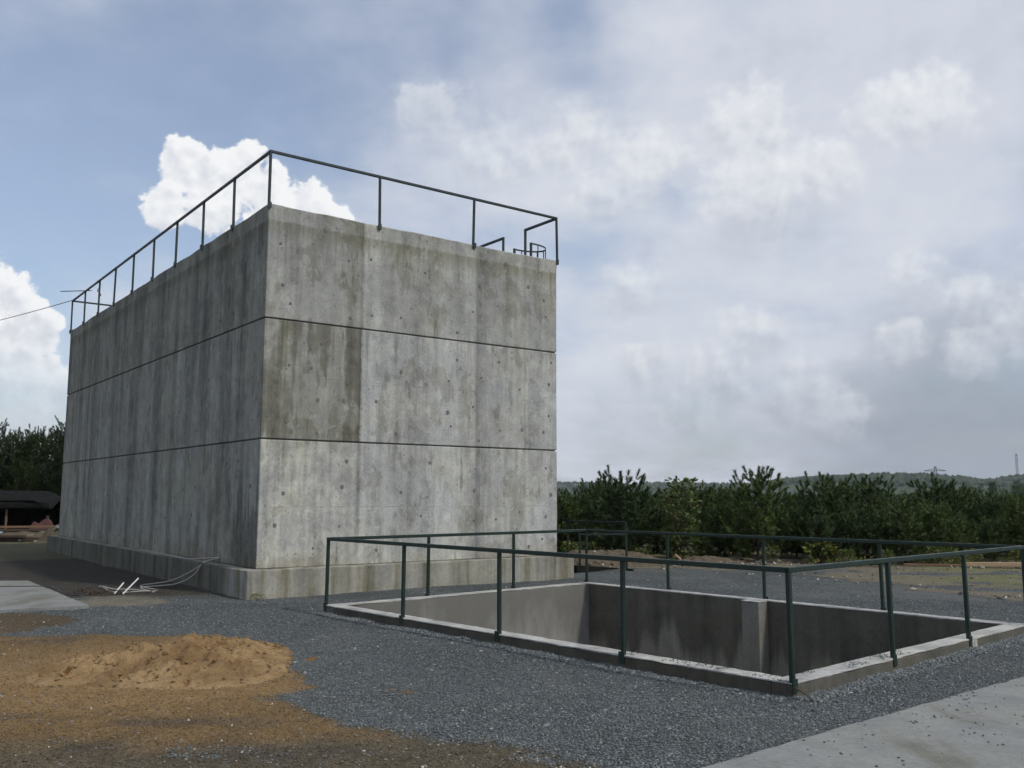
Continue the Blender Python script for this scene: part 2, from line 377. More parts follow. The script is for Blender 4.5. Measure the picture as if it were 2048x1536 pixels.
    if kind == 'slab':
        smear = g.noise(g.comb(x, g.m('MULTIPLY', y, .25), z), 1.7, 4, .62)
        col = g.mix(g.step(smear, .50, .68), col, g.mix(1.0, col, (.72, .70, .62), 'MULTIPLY'))
        col = g.mix(g.step(g.noise(P, 7, 6, .7), .62, .72), col, g.mix(1.0, col, (.55, .54, .50), 'MULTIPLY'))
    pits = g.n('ShaderNodeTexVoronoi', {'Vector': P, 'Scale': 16}, feature='F1').outputs[0]
    hole = g.m('MULTIPLY', g.step(pits, .09, .15, 1, 0), g.step(b2, .50, .56))
    col = g.mix(g.m('MULTIPLY', hole, .6), col, g.mix(1.0, col, .45, 'MULTIPLY'))
    h = g.m('MULTIPLY_ADD', fine, .5, g.m('MULTIPLY_ADD', grit, .25, g.m('MULTIPLY_ADD', hole, -.8, b2)))
    nrm = g.bump(h, .35, .02)
    return fin(col, rough, nrm)
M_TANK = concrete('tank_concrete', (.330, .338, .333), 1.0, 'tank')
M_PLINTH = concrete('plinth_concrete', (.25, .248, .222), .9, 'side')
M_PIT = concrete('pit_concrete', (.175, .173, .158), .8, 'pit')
M_COPE = concrete('coping_concrete', (.325, .327, .315), 1.0)
M_SLAB = concrete('slab_concrete', (.195, .202, .198), .4, 'slab')
m, g, b, fin = new_mat('dark_joint_mortar'); M_JOINT = fin((.11, .11, .10), .95)  # dark mortar set back in the lift joints
m, g, b, fin = new_mat('tie_hole_mortar')
P = g.n('ShaderNodeTexCoord').outputs['Object']
M_TIE = fin(g.ramp(g.noise(P, 9, 4, .6), [(.3, (.10, .098, .088)), (.7, (.20, .198, .18))]), .95, g.bump(g.noise(P, 60, 3), .5, .01))

def paint(name, c, rough=.38, wear=(.10, .07, .05)):
    m, g, b, fin = new_mat(name); P = g.n('ShaderNodeTexCoord').outputs['Object']
    b.inputs['Specular IOR Level'].default_value = .45
    f = g.noise(P, 5, 5, .65); ch = g.step(g.noise(P, 38, 4, .6), .67, .71)
    col = g.mix(f, [k * .75 for k in c], [k * 1.3 for k in c])
    return fin(g.mix(g.m('MULTIPLY', ch, .6), col, wear), g.step(f, .3, .7, rough - .08, rough + .2))
M_GREEN = paint('green_rail_paint', (.005, .019, .014), .42)
M_GREEN2 = paint('grey_green_tank_rail_paint', (.010, .020, .022), .5)
M_GALV = paint('weathered_galvanised_steel', (.10, .105, .11), .6)
M_CABLE = paint('dusty_white_cable_sheath', (.33, .32, .30), .6, (.2, .18, .15))
M_WHITE = paint('white_plastic', (.62, .62, .60), .5, (.4, .38, .33))
M_WIRE = paint('dark_wire', (.05, .05, .055), .6)
M_RUST = paint('rusty_steel', (.06, .035, .022), .8)
def wood(name, c1, c2):
    m, g, b, fin = new_mat(name); P = g.n('ShaderNodeTexCoord').outputs['Object']
    f = g.noise(g.vm('MULTIPLY', P, (2.0, 22.0, 22.0)), 1.0, 5, .6)
    return fin(g.mix(f, c1, c2), .85, g.bump(f, .3, .01))
M_WOOD = wood('weathered_timber', (.10, .062, .036), (.22, .145, .088))
M_WOODL = wood('pale_timber', (.26, .18, .11), (.42, .31, .20))
M_WOODD = wood('dark_timber', (.035, .026, .02), (.085, .062, .045))
m, g, b, fin = new_mat('black_tarpaulin', .04); P = g.n('ShaderNodeTexCoord').outputs['Object']
M_TARP = fin(g.mix(g.noise(P, 3, 4), (.008, .008, .008), (.016, .017, .016)), .85, g.bump(g.noise(P, 4, 4), .6, .08))
m, g, b, fin = new_mat('blue_tarpaulin'); P = g.n('ShaderNodeTexCoord').outputs['Object']
M_BLUE = fin(g.mix(g.noise(P, 3, 4), (.16, .25, .34), (.34, .42, .50)), .5, g.bump(g.noise(P, 5, 4), .6, .06))

# ------------------------------------------------------------------ frames (tank and basin)
TA = R(36.83); TX, TY = -4.4259, 16.2396; TW, TL = 6.769, 16.436
Z0, Z1, Z2, Z3, RL, PO = .485, 2.749, 4.925, 7.009, 1.0045, .26
PA = R(42.42); PX, PY = 2.4685, 8.3316; PAL, PBL, PC = 7.8165, 5.732, .128
tdir = lambda a, b: (math.cos(TA) * a - math.sin(TA) * b + TX, math.sin(TA) * a + math.cos(TA) * b + TY)
pdir = lambda a, b: (math.cos(PA) * a - math.sin(PA) * b + PX, math.sin(PA) * a + math.cos(PA) * b + PY)

# ------------------------------------------------------------------ ground
def ground_material():
    m, g, b, fin = new_mat('yard_ground', .12)
    P = g.n('ShaderNodeTexCoord').outputs['Object']
    tint = g.n('ShaderNodeAttribute', attribute_name='tint').outputs['Color']
    grav = g.n('ShaderNodeAttribute', attribute_name='gravel').outputs['Fac']
    vo = g.n('ShaderNodeTexVoronoi', {'Vector': P, 'Scale': 42, 'Randomness': 1.0}, feature='F1')
    vd, vc = vo.outputs['Distance'], vo.outputs['Color']
    r, gg, bb = g.sep(vc)
    sz = g.ramp(r, [(0, (.078, .089, .091)), (.45, (.108, .123, .127)), (.85, (.14, .157, .16)), (.97, (.19, .205, .205)), (1, (.28, .29, .28))])
    gap = g.step(vd, .25, .62, 1.0, .5)
    gcol = g.mix(1.0, sz, gap, 'MULTIPLY')
    big = g.noise(P, .55, 2, .6)
    gcol = g.mix(1.0, gcol, g.ramp(big, [(.3, .78), (.7, 1.25)]), 'MULTIPLY')
    dust = g.noise(g.vm('MULTIPLY', P, (.8, .35, 1.0)), .9, 4, .62)
    gcol = g.mix(g.step(dust, .50, .66, 0, .38), gcol, (.150, .146, .130))
    n1 = g.noise(P, 2.6, 5, .65); n2 = g.noise(P, 22, 3, .7); n3 = g.noise(P, 62, 1, .6)
    sv = g.m('MULTIPLY_ADD', g.m('SUBTRACT', n1, .5), .9, 1.0)
    sv = g.m('MULTIPLY_ADD', g.m('SUBTRACT', n2, .5), 1.3, sv)
    sv = g.m('MULTIPLY_ADD', g.m('SUBTRACT', n3, .5), 1.5, sv)
    scol = g.mix(1.0, tint, g.n('ShaderNodeCombineColor', {0: sv, 1: sv, 2: sv}).outputs[0], 'MULTIPLY')
    # pebbles lying in the soil
    vp = g.n('ShaderNodeTexVoronoi', {'Vector': P, 'Scale': 19}, feature='F1')
    pr, _, _ = g.sep(vp.outputs['Color'])
    peb = g.m('MULTIPLY', g.step(vp.outputs['Distance'], .22, .32, 1, 0), g.m('GREATER_THAN', pr, .80))
    scol = g.mix(g.m('MULTIPLY', peb, .8), scol, g.ramp(pr, [(.8, (.10, .095, .085)), (.93, (.17, .16, .14)), (1, (.36, .34, .31))]))
    f = g.step(g.m('ADD', grav, g.m('MULTIPLY_ADD', g.m('SUBTRACT', n2, .5), .9, g.m('MULTIPLY', g.m('SUBTRACT', n1, .5), .5))), .42, .58)
    col = g.mix(f, scol, gcol)
    hg = g.m('SUBTRACT', 1.0, vd)
    hs = g.m('MULTIPLY_ADD', peb, .3, g.m('MULTIPLY_ADD', n2, .9, g.m('MULTIPLY_ADD', n3, .5, g.m('MULTIPLY', n1, .6))))
    hh = g.n('ShaderNodeMix', {0: f, 2: hs, 3: hg}, data_type='FLOAT').outputs[0]
    return fin(col, .92, g.bump(hh, .8, .03))
M_GROUND = ground_material()

SLAB_R = [(1.28, 6.15), (2.55, 7.22), (4.88, 9.08), (8.4, 11.9), (10.5, 9.2), (5.2, 2.5), (-1.0, 4.2)]
SLAB_L = [(-9.62, 18.67), (-6.53, 14.56), (-7.57, 13.94), (-13.5, 15.6), (-15.0, 18.2)]
SAND = [(-10, 11.4), (-6.34, 11.72), (-4.92, 12.03), (-3.82, 11.96), (-2.85, 11.18), (-2.14, 9.61), (-1.74, 8.76), (-2.05, 8.23), (-1.62, 7.68), (-.97, 7.06), (-.85, 6.86), (-1.3, 6.62), (-2.0, 6.45), (-3.6, 6.0), (-9, 5.0)]
BARE = [(-12, 13.9), (-9, 13.6), (-7.0, 13.75), (-6.0, 13.2), (-6.4, 12.2), (-8, 11.5), (-14, 11.5)]       # brown earth in front of the left slab
FORE = [(-12, 6.9), (-3.2, 6.75), (-1.6, 6.75), (-.7, 6.92), (-.1, 6.75), (.35, 6.35), (.75, 5.9), (-1, 2), (-12, 2)]     # trodden dark earth nearest the camera
SIDE = [(-5.3, 16.5), (-7.0, 16.1), (-7.9, 15.9), (-10, 18.6), (-16, 18.8), (-30, 30), (-22, 40), (-14.5, 30), (-4.8, 16.6)]  # darker earth along the tank
CEM = [(-7.3, 16.4), (-7.4, 15.4), (-6.6, 14.75), (-5.8, 15.1), (-5.6, 15.7), (-6.2, 16.3)]                # dried cement wash-out
FAR = [(.2, 21.4), (2.7, 22.0), (3.3, 22.4), (5.0, 21.9), (6.5, 21.0), (7.6, 19.3), (8.8, 16.4), (9.6, 14.8), (11.5, 15.2), (45, 20), (45, 80), (-12, 80), (-8, 34)]
def ground_attr(X, Y):
    wob = (fbm(X * .9, Y * .9, 3, 4) - .5) * 1.1 + (fbm(X * 4, Y * 4, 9, 3) - .5) * .35
    tint = np.zeros(X.shape + (3,)); tint[:] = (.085, .078, .062)
    grav = np.ones(X.shape)
    def lay(poly, col, feather, amt=1.0, wob_k=1.0, keep_gravel=0.0):
        nonlocal tint, grav
        w = sst(sdist(X, Y, poly) + wob * wob_k, -feather, feather) * amt
        tint = tint * (1 - w[..., None]) + np.array(col) * w[..., None]
        grav = grav * (1 - w * (1 - keep_gravel))
        return w
    lay(FAR, (.135, .122, .090), 1.0, 1, 2.2)
    fg = sst(fbm(X * .5, Y * 1.1, 23, 4), .50, .60) * sst(sdist(X, Y, FAR), -.5, .5); grav = np.maximum(grav, fg * .8 * (Y < 23.2))
    gr = sst(fbm(X * .25, Y * .5, 21, 4), .48, .66) * sst(sdist(X, Y, FAR), .8, 2.5)
    tint[:] = tint * (1 - gr[..., None]) + np.array((.125, .128, .062)) * gr[..., None]
    lay(SIDE, (.046, .043, .036), .4)
    lay(CEM, (.155, .145, .115), .25, .85, .5)
    lay(BARE, (.085, .066, .042), .3)
    lay(SAND, (.158, .105, .050), .26, 1, .6)
    hq = sst(1.35 - np.hypot((X + 3.45) / 1.75, (Y - 9.75) / 1.75) + wob * .35, 0, .5) * (1 - grav)
    tint = tint * (1 - hq[..., None]) + np.array((.200, .132, .062)) * hq[..., None]
    fw = lay(FORE, (.090, .076, .052), .45, .95, 1.0)
    for cx, cy, rx, ry in ((-2.6, 7.4, 1.1, .16), (-4.2, 7.55, .8, .14), (-1.55, 7.75, .3, .12), (-3.4, 6.7, 1.4, .2), (-1.5, 6.55, .9, .2), (-5.4, 11.4, .9, .3)):
        q = np.exp(-(((X - cx) / rx) ** 2 + ((Y - cy) / ry) ** 2)) * sst(fbm(X * 3, Y * 3, 31, 4) , .38, .6)
        tint = tint * (1 - .65 * q[..., None]) + np.array((.062, .055, .045)) * .65 * q[..., None]
    # little tongues of sand spilled on the gravel
    for cx, cy, rx, ry in ((-.95, 8.55, .2, .1), (-2.15, 10.2, .12, .25), (-1.1, 8.7, .1, .06)):
        q = sst(1 - np.hypot((X - cx) / rx, (Y - cy) / ry) + wob * .6, 0, .6)
        tint = tint * (1 - q[..., None]) + np.array((.175, .108, .045)) * q[..., None]; grav = grav * (1 - q)
    return tint, grav
def hgt(X, Y):
    return (fbm(X * .55, Y * .55, 5, 4) - .5) * .05 + (fbm(X * 5, Y * 5, 6, 3) - .5) * .018
# fine sheet in the basin's own frame so that the hole follows its walls
CELL = .075
def axis(a, b, hole_a, hole_b):
    n1 = int((hole_a - a) / CELL); n2 = int((hole_b - hole_a) / CELL); n3 = int((b - hole_b) / CELL)
    return np.concatenate([np.linspace(a, hole_a, n1 + 1)[:-1], np.linspace(hole_a, hole_b, n2 + 1)[:-1], np.linspace(hole_b, b, n3 + 1)]), n1, n1 + n2
ua, ui0, ui1 = axis(-11.0, 19.0, .1, PBL - .1)
va, vi0, vi1 = axis(-8.0, 23.0, .1, PAL - .1)
UU, VV = np.meshgrid(ua, va, indexing='ij')
GX = np.cos(PA) * UU - np.sin(PA) * VV + PX; GY = np.sin(PA) * UU + np.cos(PA) * VV + PY
edge = np.minimum(np.minimum(UU + 11, 19 - UU), np.minimum(VV + 8, 23 - VV))
GZ = hgt(GX, GY) * sst(edge, 0, 1.0)
tint, grav = ground_attr(GX, GY)
nu, nv = UU.shape
idx = np.arange(nu * nv).reshape(nu, nv)
fc = np.stack([idx[:-1, :-1], idx[1:, :-1], idx[1:, 1:], idx[:-1, 1:]], -1)
I, J = np.meshgrid(np.arange(nu - 1), np.arange(nv - 1), indexing='ij')
cx_, cy_ = (GX[:-1, :-1] + GX[1:, 1:]) / 2, (GY[:-1, :-1] + GY[1:, 1:]) / 2
keep = ~((I >= ui0) & (I < ui1) & (J >= vi0) & (J < vi1)) & (cy_ > 3.0)
gm = grav[:-1, :-1] > .5
sandm = (~gm) & (tint[:-1, :-1, 0] > tint[:-1, :-1, 2] * 2.2)
def sub_sheet(name, mask):
    f = fc[mask]; used = np.unique(f); remap = np.full(nu * nv, -1); remap[used] = np.arange(len(used))
    V = np.stack([GX.ravel(), GY.ravel(), GZ.ravel()], -1)[used]
    T = np.concatenate([tint.reshape(-1, 3), np.ones((nu * nv, 1))], 1)[used]
    o = np_mesh(name, V, remap[f], M_GROUND, smooth=True, attrs={'tint': ('FLOAT_COLOR', T), 'gravel': ('FLOAT', grav.ravel()[used])})
    return tag(o, kind='structure')
sub_sheet('gravel_ground', keep & gm)
sub_sheet('sandy_ground', keep & sandm)
sub_sheet('bare_earth_ground', keep & ~gm & ~sandm)
# the wide land out to the horizon, with the yard left open
far_t, far_g = None, None
def wide_land():
    c = [pdir(a, b_) for a, b_ in ((-11, -8), (19, -8), (19, 23), (-11, 23))]
    S = 2600
    rings = [1.0, 1.5, 3.0, 8.0, 30.0, 110.0]
    cen = np.mean(c, axis=0); V = []; F = []
    for k in rings:
        for (x, y) in c: V.append((cen[0] + (x - cen[0]) * k, cen[1] + (y - cen[1]) * k, 0.0))
    for i in range(len(rings) - 1):
        for j in range(4): F.append((i * 4 + j, i * 4 + (j + 1) % 4, (i + 1) * 4 + (j + 1) % 4, (i + 1) * 4 + j))
    V = np.array(V); t = np.tile((.085, .082, .05, 1.0), (len(V), 1)); gr = np.zeros(len(V))
    return tag(np_mesh('terrain', V, F, M_GROUND, attrs={'tint': ('FLOAT_COLOR', t), 'gravel': ('FLOAT', gr)}), kind='structure')
wide_land()

# slabs
def slab(name, poly, zt, label, cat):
    bm = bmesh.new(); pts = []
    n = len(poly)
    for i in range(n):                                    # slightly ragged cast edge
        a = Vector(poly[i]); c = Vector(poly[(i + 1) % n]); k = max(1, int((c - a).length / .18)); nr = Vector((-(c - a).y, (c - a).x)).normalized()
        for q in range(k):
            p = a.lerp(c, q / k); pts.append(p + nr * (random.uniform(-.012, .012) if q else 0))
    top = [bm.verts.new((p.x, p.y, zt)) for p in pts]; bot = [bm.verts.new((p.x, p.y, -.15)) for p in pts]
    bm.faces.new(top)
    for i in range(len(pts)): bm.faces.new((top[i], bot[i], bot[(i + 1) % len(pts)], top[(i + 1) % len(pts)]))
    bmesh.ops.recalc_face_normals(bm, faces=bm.faces)
    m = bpy.data.meshes.new(name); bm.to_mesh(m); bm.free(); m.materials.append(M_SLAB)
    return link(bpy.data.objects.new(name, m))
tag(slab('concrete_pavement', SLAB_R, .045, None, None), kind='structure')
tag(slab('concrete_pavement', SLAB_L, .06, None, None), kind='structure')

# ------------------------------------------------------------------ the tank
tank = empty('concrete_tank', (TX, TY, 0), TA, 'tall rectangular grey concrete tank cast in three lifts, stained and streaked', 'tank')
def face_box(x0, x1, y0, y1, z0, z1, jit, seed, step=.35, top_jit=0):
    """box whose faces are gridded and a little out of true"""
    nx = max(1, int((x1 - x0) / step)); ny = max(1, int((y1 - y0) / step)); nz = max(1, int((z1 - z0) / step))
    bm = bmesh.new(); cache = {}
    def vert(i, j, k):
        if (i, j, k) in cache: return cache[i, j, k]
        x = x0 + (x1 - x0) * i / nx; y = y0 + (y1 - y0) * j / ny; z = z0 + (z1 - z0) * k / nz
        r_ = random.Random(hash((i, j, k, seed)))
        x += r_.uniform(-jit, jit); y += r_.uniform(-jit, jit)
        if k == nz: z += r_.uniform(-top_jit, top_jit)
        cache[i, j, k] = bm.verts.new((x, y, z)); return cache[i, j, k]
    for i in range(nx):
        for k in range(nz):
            for j in (0, ny): bm.faces.new((vert(i, j, k), vert(i + 1, j, k), vert(i + 1, j, k + 1), vert(i, j, k + 1)))
    for j in range(ny):
        for k in range(nz):
            for i in (0, nx): bm.faces.new((vert(i, j, k), vert(i, j + 1, k), vert(i, j + 1, k + 1), vert(i, j, k + 1)))
    for i in range(nx):
        for j in range(ny):
            for k in (0, nz): bm.faces.new((vert(i, j, k), vert(i + 1, j, k), vert(i + 1, j + 1, k), vert(i, j + 1, k)))
    bmesh.ops.recalc_face_normals(bm, faces=bm.faces)
    sharp = [e for e in bm.edges if len(e.link_faces) == 2 and e.calc_face_angle() > 1.0]
    bmesh.ops.bevel(bm, geom=sharp, offset=.014, segments=2, affect='EDGES', profile=.5)
    return bm
def bm_obj(name, bm, mat, parent=None, smooth=False):
    m = bpy.data.meshes.new(name); bm.to_mesh(m); bm.free(); m.materials.append(mat)
    if smooth: m.polygons.foreach_set('use_smooth', [True] * len(m.polygons))
    return link(bpy.data.objects.new(name, m), parent)
GAP = .013
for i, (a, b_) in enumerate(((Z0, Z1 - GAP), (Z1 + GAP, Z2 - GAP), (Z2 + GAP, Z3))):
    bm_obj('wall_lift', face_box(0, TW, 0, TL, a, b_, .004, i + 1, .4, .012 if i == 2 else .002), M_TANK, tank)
jb = MB()
for zc in (Z1, Z2): jb.box(.030, TW - .030, .030, TL - .030, zc - .06, zc + .06)
jb.build('construction_joint', M_JOINT, tank)
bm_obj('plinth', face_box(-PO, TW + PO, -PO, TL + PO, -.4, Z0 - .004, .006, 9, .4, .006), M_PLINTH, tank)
# thickened top band with a ragged lower edge
def top_band():
    mb = MB(); off = .009
    runs = [((0, 0), (TW, 0), (0, -1)), ((TW, 0), (TW, TL), (1, 0)), ((TW, TL), (0, TL), (0, 1)), ((0, TL), (0, 0), (-1, 0))]
    for ri, (a, c, nrm) in enumerate(runs):
        Ln = math.hypot(c[0] - a[0], c[1] - a[1]); n = int(Ln / .11)
        s = np.linspace(0, 1, n + 1)
        zb = Z3 - .27 - (fbm(s * Ln * .8, s * 0 + ri * 7, 41, 4) - .5) * .12 - (fbm(s * Ln * 5, s * 0 + ri, 44, 2) - .5) * .06
        zt = Z3 + .012 + (fbm(s * Ln * 1.5, s * 0 + ri * 3, 47, 4) - .5) * .05
        V = []
        for q in range(n + 1):
            x = a[0] + (c[0] - a[0]) * s[q]; y = a[1] + (c[1] - a[1]) * s[q]
            ex = (off if q in (0, n) else 0) * (1 if q == n else -1)
            tx, ty = (c[0] - a[0]) / Ln * ex, (c[1] - a[1]) / Ln * ex
            o = off; o2 = -.001
            V += [(x + nrm[0] * o2, y + nrm[1] * o2, zb[q]), (x + nrm[0] * o + tx, y + nrm[1] * o + ty, zt[q] - .02), (x + nrm[0] * (o - .02) + tx * 0, y + nrm[1] * (o - .02) + ty * 0, zt[q]), (x - nrm[0] * .3, y - nrm[1] * .3, zt[q] + .002), (x - nrm[0] * .02, y - nrm[1] * .02, zb[q] - .006)]
        F = []
        for q in range(n):
            for k in range(3): F.append((q * 5 + k, (q + 1) * 5 + k, (q + 1) * 5 + k + 1, q * 5 + k + 1))
            F.append((q * 5 + 4, (q + 1) * 5 + 4, (q + 1) * 5, q * 5))
        mb.add(V, F)
    return mb.build('top_band', M_TANK, tank)
top_band()
# mortar-filled tie holes
def tie_mesh():
    mb = MB(); n = 10
    rad = [.036 + random.uniform(-.006, .006) for _ in range(n)]
    V = [(math.cos(2 * math.pi * k / n) * rad[k], 0, math.sin(2 * math.pi * k / n) * rad[k] * 1.15) for k in range(n)]
    V += [(v[0] * .62, -.007, v[2] * .62) for v in V] + [(0, -.003, 0)]
    F = [(k, (k + 1) % n, n + (k + 1) % n, n + k) for k in range(n)] + [(n + k, n + (k + 1) % n, 2 * n) for k in range(n)]
    mb.add(V, F); m = mb.mesh('tie_hole'); m.materials.append(M_TIE); return m
TM = [tie_mesh() for _ in range(3)]
def tie(loc, rz, s):
    o = bpy.data.objects.new('tie_hole', random.choice(TM)); o.location = loc; o.rotation_euler = (0, 0, rz); o.scale = (s, 1, s); link(o, tank)
for zc0, zc1 in ((Z0, Z1), (Z1, Z2), (Z2, Z3)):
    for row in range(4):
        z = zc0 + .28 + row * (zc1 - zc0 - .5) / 3.2
        for ci in range(11):
            x = .38 + ci * .61
            if random.random() < (.45 if row < 3 else .2): tie((x + random.uniform(-.14, .14), -.005, z + random.uniform(-.14, .14)), 0, random.uniform(.5, 1.1))
        for ci in range(26):
            y = .4 + ci * .62
            if random.random() < .30: tie((-.005, y + random.uniform(-.09, .09), z + random.uniform(-.08, .08)), -math.pi / 2, random.uniform(.55, 1.05))

# ------------------------------------------------------------------ railings
def railing(root, corners, bays, zb, zt, mat, w, skip=(), plate_out=None, seg_skip=()):
    """corners: local xy loop, bays: bays per side; every post, plate and rail its own part"""
    n = len(corners)
    for i in range(n):
        a = Vector(corners[i]); c = Vector(corners[(i + 1) % n]); d = (c - a).normalized(); out = Vector((d.y, -d.x))
        if i not in seg_skip:
            MB().bar((*(a - d * (w / 2 - .001 * i)), zt - w / 2 - .0006 * i), (*(c + d * (w / 2 - .004)), zt - w / 2 - .0006 * i), w).build('top_rail', mat, root, bevel=.006)
        for k in range(bays[i]):
            if (i, k) in skip: continue
            p = a.lerp(c, k / bays[i]); t = (random.uniform(-.012, .012), random.uniform(-.012, .012))
            po_ = MB().bar((p.x + t[0], p.y + t[1], zb), (p.x, p.y, zt - w), w * .92).build('post', mat, root, bevel=.006)
            q = p + out * (w * .5 + .008)
            pl = MB()
            pl.bar((q.x, q.y, zb - .085), (q.x, q.y, zb + .03), .075, .012, up=(out.x, out.y, 0))
            pl.bar((p.x + t[0], p.y + t[1], zb - .085), (p.x + t[0], p.y + t[1], zb + .004), w * .86)
            pl.build('base_plate', mat, po_)
OUT = .03
tr = empty('tank_guard_rail', (TX, TY, 0), TA, 'dark green single-bar guard rail around the top of the tall tank', 'railing')
railing(tr, [(-.004, -.004), (TW + .004, -.004), (TW + .004, TL + .004), (-.004, TL + .004)], [3, 9, 3, 9], Z3 + .01, Z3 + RL + .02, M_GREEN2, .050, skip={(1, 1)}, seg_skip={1})
xr = TW + .004
MB().bar((xr, .0, Z3 + RL - .008), (xr, 1.15 + .027, Z3 + RL - .008), .055).build('top_rail', M_GREEN2, tr, bevel=.006)
MB().bar((xr, 2.03 - .027, Z3 + RL - .008), (xr, TL, Z3 + RL - .008), .055).build('top_rail', M_GREEN2, tr, bevel=.006)
for yy in (1.15, 2.03): MB().bar((xr, yy, Z3 + .01), (xr, yy, Z3 + RL - .04), .05).build('post', M_GREEN2, tr, bevel=.006)

# caged ladder on the far side of the tank
lad = empty('caged_ladder', (TX, TY, 0), TA, 'caged access ladder rising over the top edge of the tall tank', 'ladder')
lx = TW + .26; l0, l1 = 1.26, 1.92; lt = Z3 + .76
for yy in (l0, l1): MB().bar((lx, yy, .02), (lx, yy, lt), .05, .05).build('stringer', M_GREEN2, lad, bevel=.004)
for k in range(24):
    z = .4 + k * .29
    if z < Z3 + .2: MB().tube([(lx, l0, z), (lx, l1, z)], .012, 6).build('rung', M_GREEN2, lad)
cm, cr = (l0 + l1) / 2, (l1 - l0) / 2
def hoop(z):
    pts = []
    for k in range(19):
        t = math.pi * k / 18
        pts.append((lx + math.sin(t) * .66, cm - math.cos(t) * cr * (1 + .12 * math.sin(t)), z))
    mb = MB(); V = []
    for (x, y, zz) in pts: V += [(x, y, zz - .02), (x, y, zz + .02)]
    V2 = []
    for (x, y, zz) in pts:
        d = Vector((x - lx + .001, y - cm, 0)).normalized() * .008; V2 += [(x + d.x, y + d.y, zz - .02), (x + d.x, y + d.y, zz + .02)]
    n = len(pts); F = []
    for q in range(n - 1):
        a = q * 2; F += [(a, a + 2, a + 3, a + 1), (2*n + a, 2*n + a + 1, 2*n + a + 3, 2*n + a + 2), (a + 1, a + 3, 2*n + a + 3, 2*n + a + 1), (a, 2*n + a, 2*n + a + 2, a + 2)]
    mb.add(V + V2, F); mb.build('hoop', M_GREEN2, lad)
for z in (lt - .02, lt - .95, lt - 1.9, lt - 2.85, lt - 3.8, lt - 4.75): hoop(z)
for t in (.35, 1.1, 1.57, 2.04, 2.8):
    x, y = lx + math.sin(t) * .65, cm - math.cos(t) * cr * (1 + .12 * math.sin(t)) * .985
    MB().bar((x, y, lt - 4.77), (x, y, lt - .03), .03, .008).build('cage_strip', M_GREEN2, lad)
for z in (1.0, 3.0, 5.0, 6.8):
    for yy in (l0, l1): MB().bar((TW, yy, z), (lx - .02, yy, z), .04, .008).build('wall_bracket', M_GREEN2, lad)

# ------------------------------------------------------------------ the sunken basin
basin = empty('sunken_basin', (PX, PY, 0), PA, 'open sunken concrete basin with a low pale curb set in the gravel', 'basin')
T = .22; ZB = -2.6; zc = PC - .016
def basin_wall(x0, x1, y0, y1, s):
    bm_obj('wall', face_box(x0, x1, y0, y1, ZB, zc, .003, s, .5, .003), M_PIT, basin)
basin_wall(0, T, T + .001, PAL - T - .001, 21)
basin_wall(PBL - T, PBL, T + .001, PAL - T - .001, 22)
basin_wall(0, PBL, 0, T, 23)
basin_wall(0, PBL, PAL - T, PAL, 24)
def cope(x0, x1, y0, y1, s):
    bm_obj('coping', face_box(x0, x1, y0, y1, zc + .001, PC, .007, s, .13, .004), M_COPE, basin)
e = .004
cope(-e, T + e, T + .003, PAL - T - .003, 31); cope(PBL - T - e, PBL + e, T + .003, PAL - T - .003, 32)
cope(-e, PBL + e, -e, T + e, 33); cope(-e, PBL + e, PAL - T - e, PAL + e, 34)
MB().box(T, PBL - T, T, PAL - T, ZB - .2, ZB + .02).build('floor', M_PIT, basin)
pil_ = bm_obj('pilaster', face_box(PBL - T - .26, PBL - T - .002, PAL - 4.10, PAL - 3.78, ZB, PC - .012, .003, 41, .4), concrete('pilaster_concrete', (.16, .158, .146), .7), basin)
bm_obj('cap', face_box(PBL - T - .265, PBL - T - .006, PAL - 4.105, PAL - 3.775, PC - .011, PC + .004, .002, 42, .2), M_COPE, pil_)
bm_obj('mortar_patch', face_box(3.86, 4.02, -.014, .1, -.1, PC - .018, .004, 43, .2), M_COPE, basin)
bm_obj('ledge', face_box(T + .02, 1.6, PAL - T - .30, PAL - T - .004, -.62, -.55, .006, 44, .3), M_PIT, basin)

pr = empty('basin_guard_rail', (PX, PY, 0), PA, 'dark green single-bar guard rail around the sunken basin', 'railing')
railing(pr, [(.028, .028), (PBL + .014, .028), (PBL - .01, PAL - .028), (.028, PAL - .028)], [3, 4, 3, 4], PC + .002, PC + 1.0, M_GREEN, .049)

rod = MB().tube([tuple(pdir(-.02, -.03)) + (.10,), tuple(pdir(.02, -.09)) + (.06,), tuple(pdir(.03, -.20)) + (-.01,), tuple(pdir(.04, -.24)) + (-.03,)], .008, 6).build('bent_rod', M_RUST)
tag(rod, 'thin dark bent rod poking out at the near corner of the basin curb', 'rod')

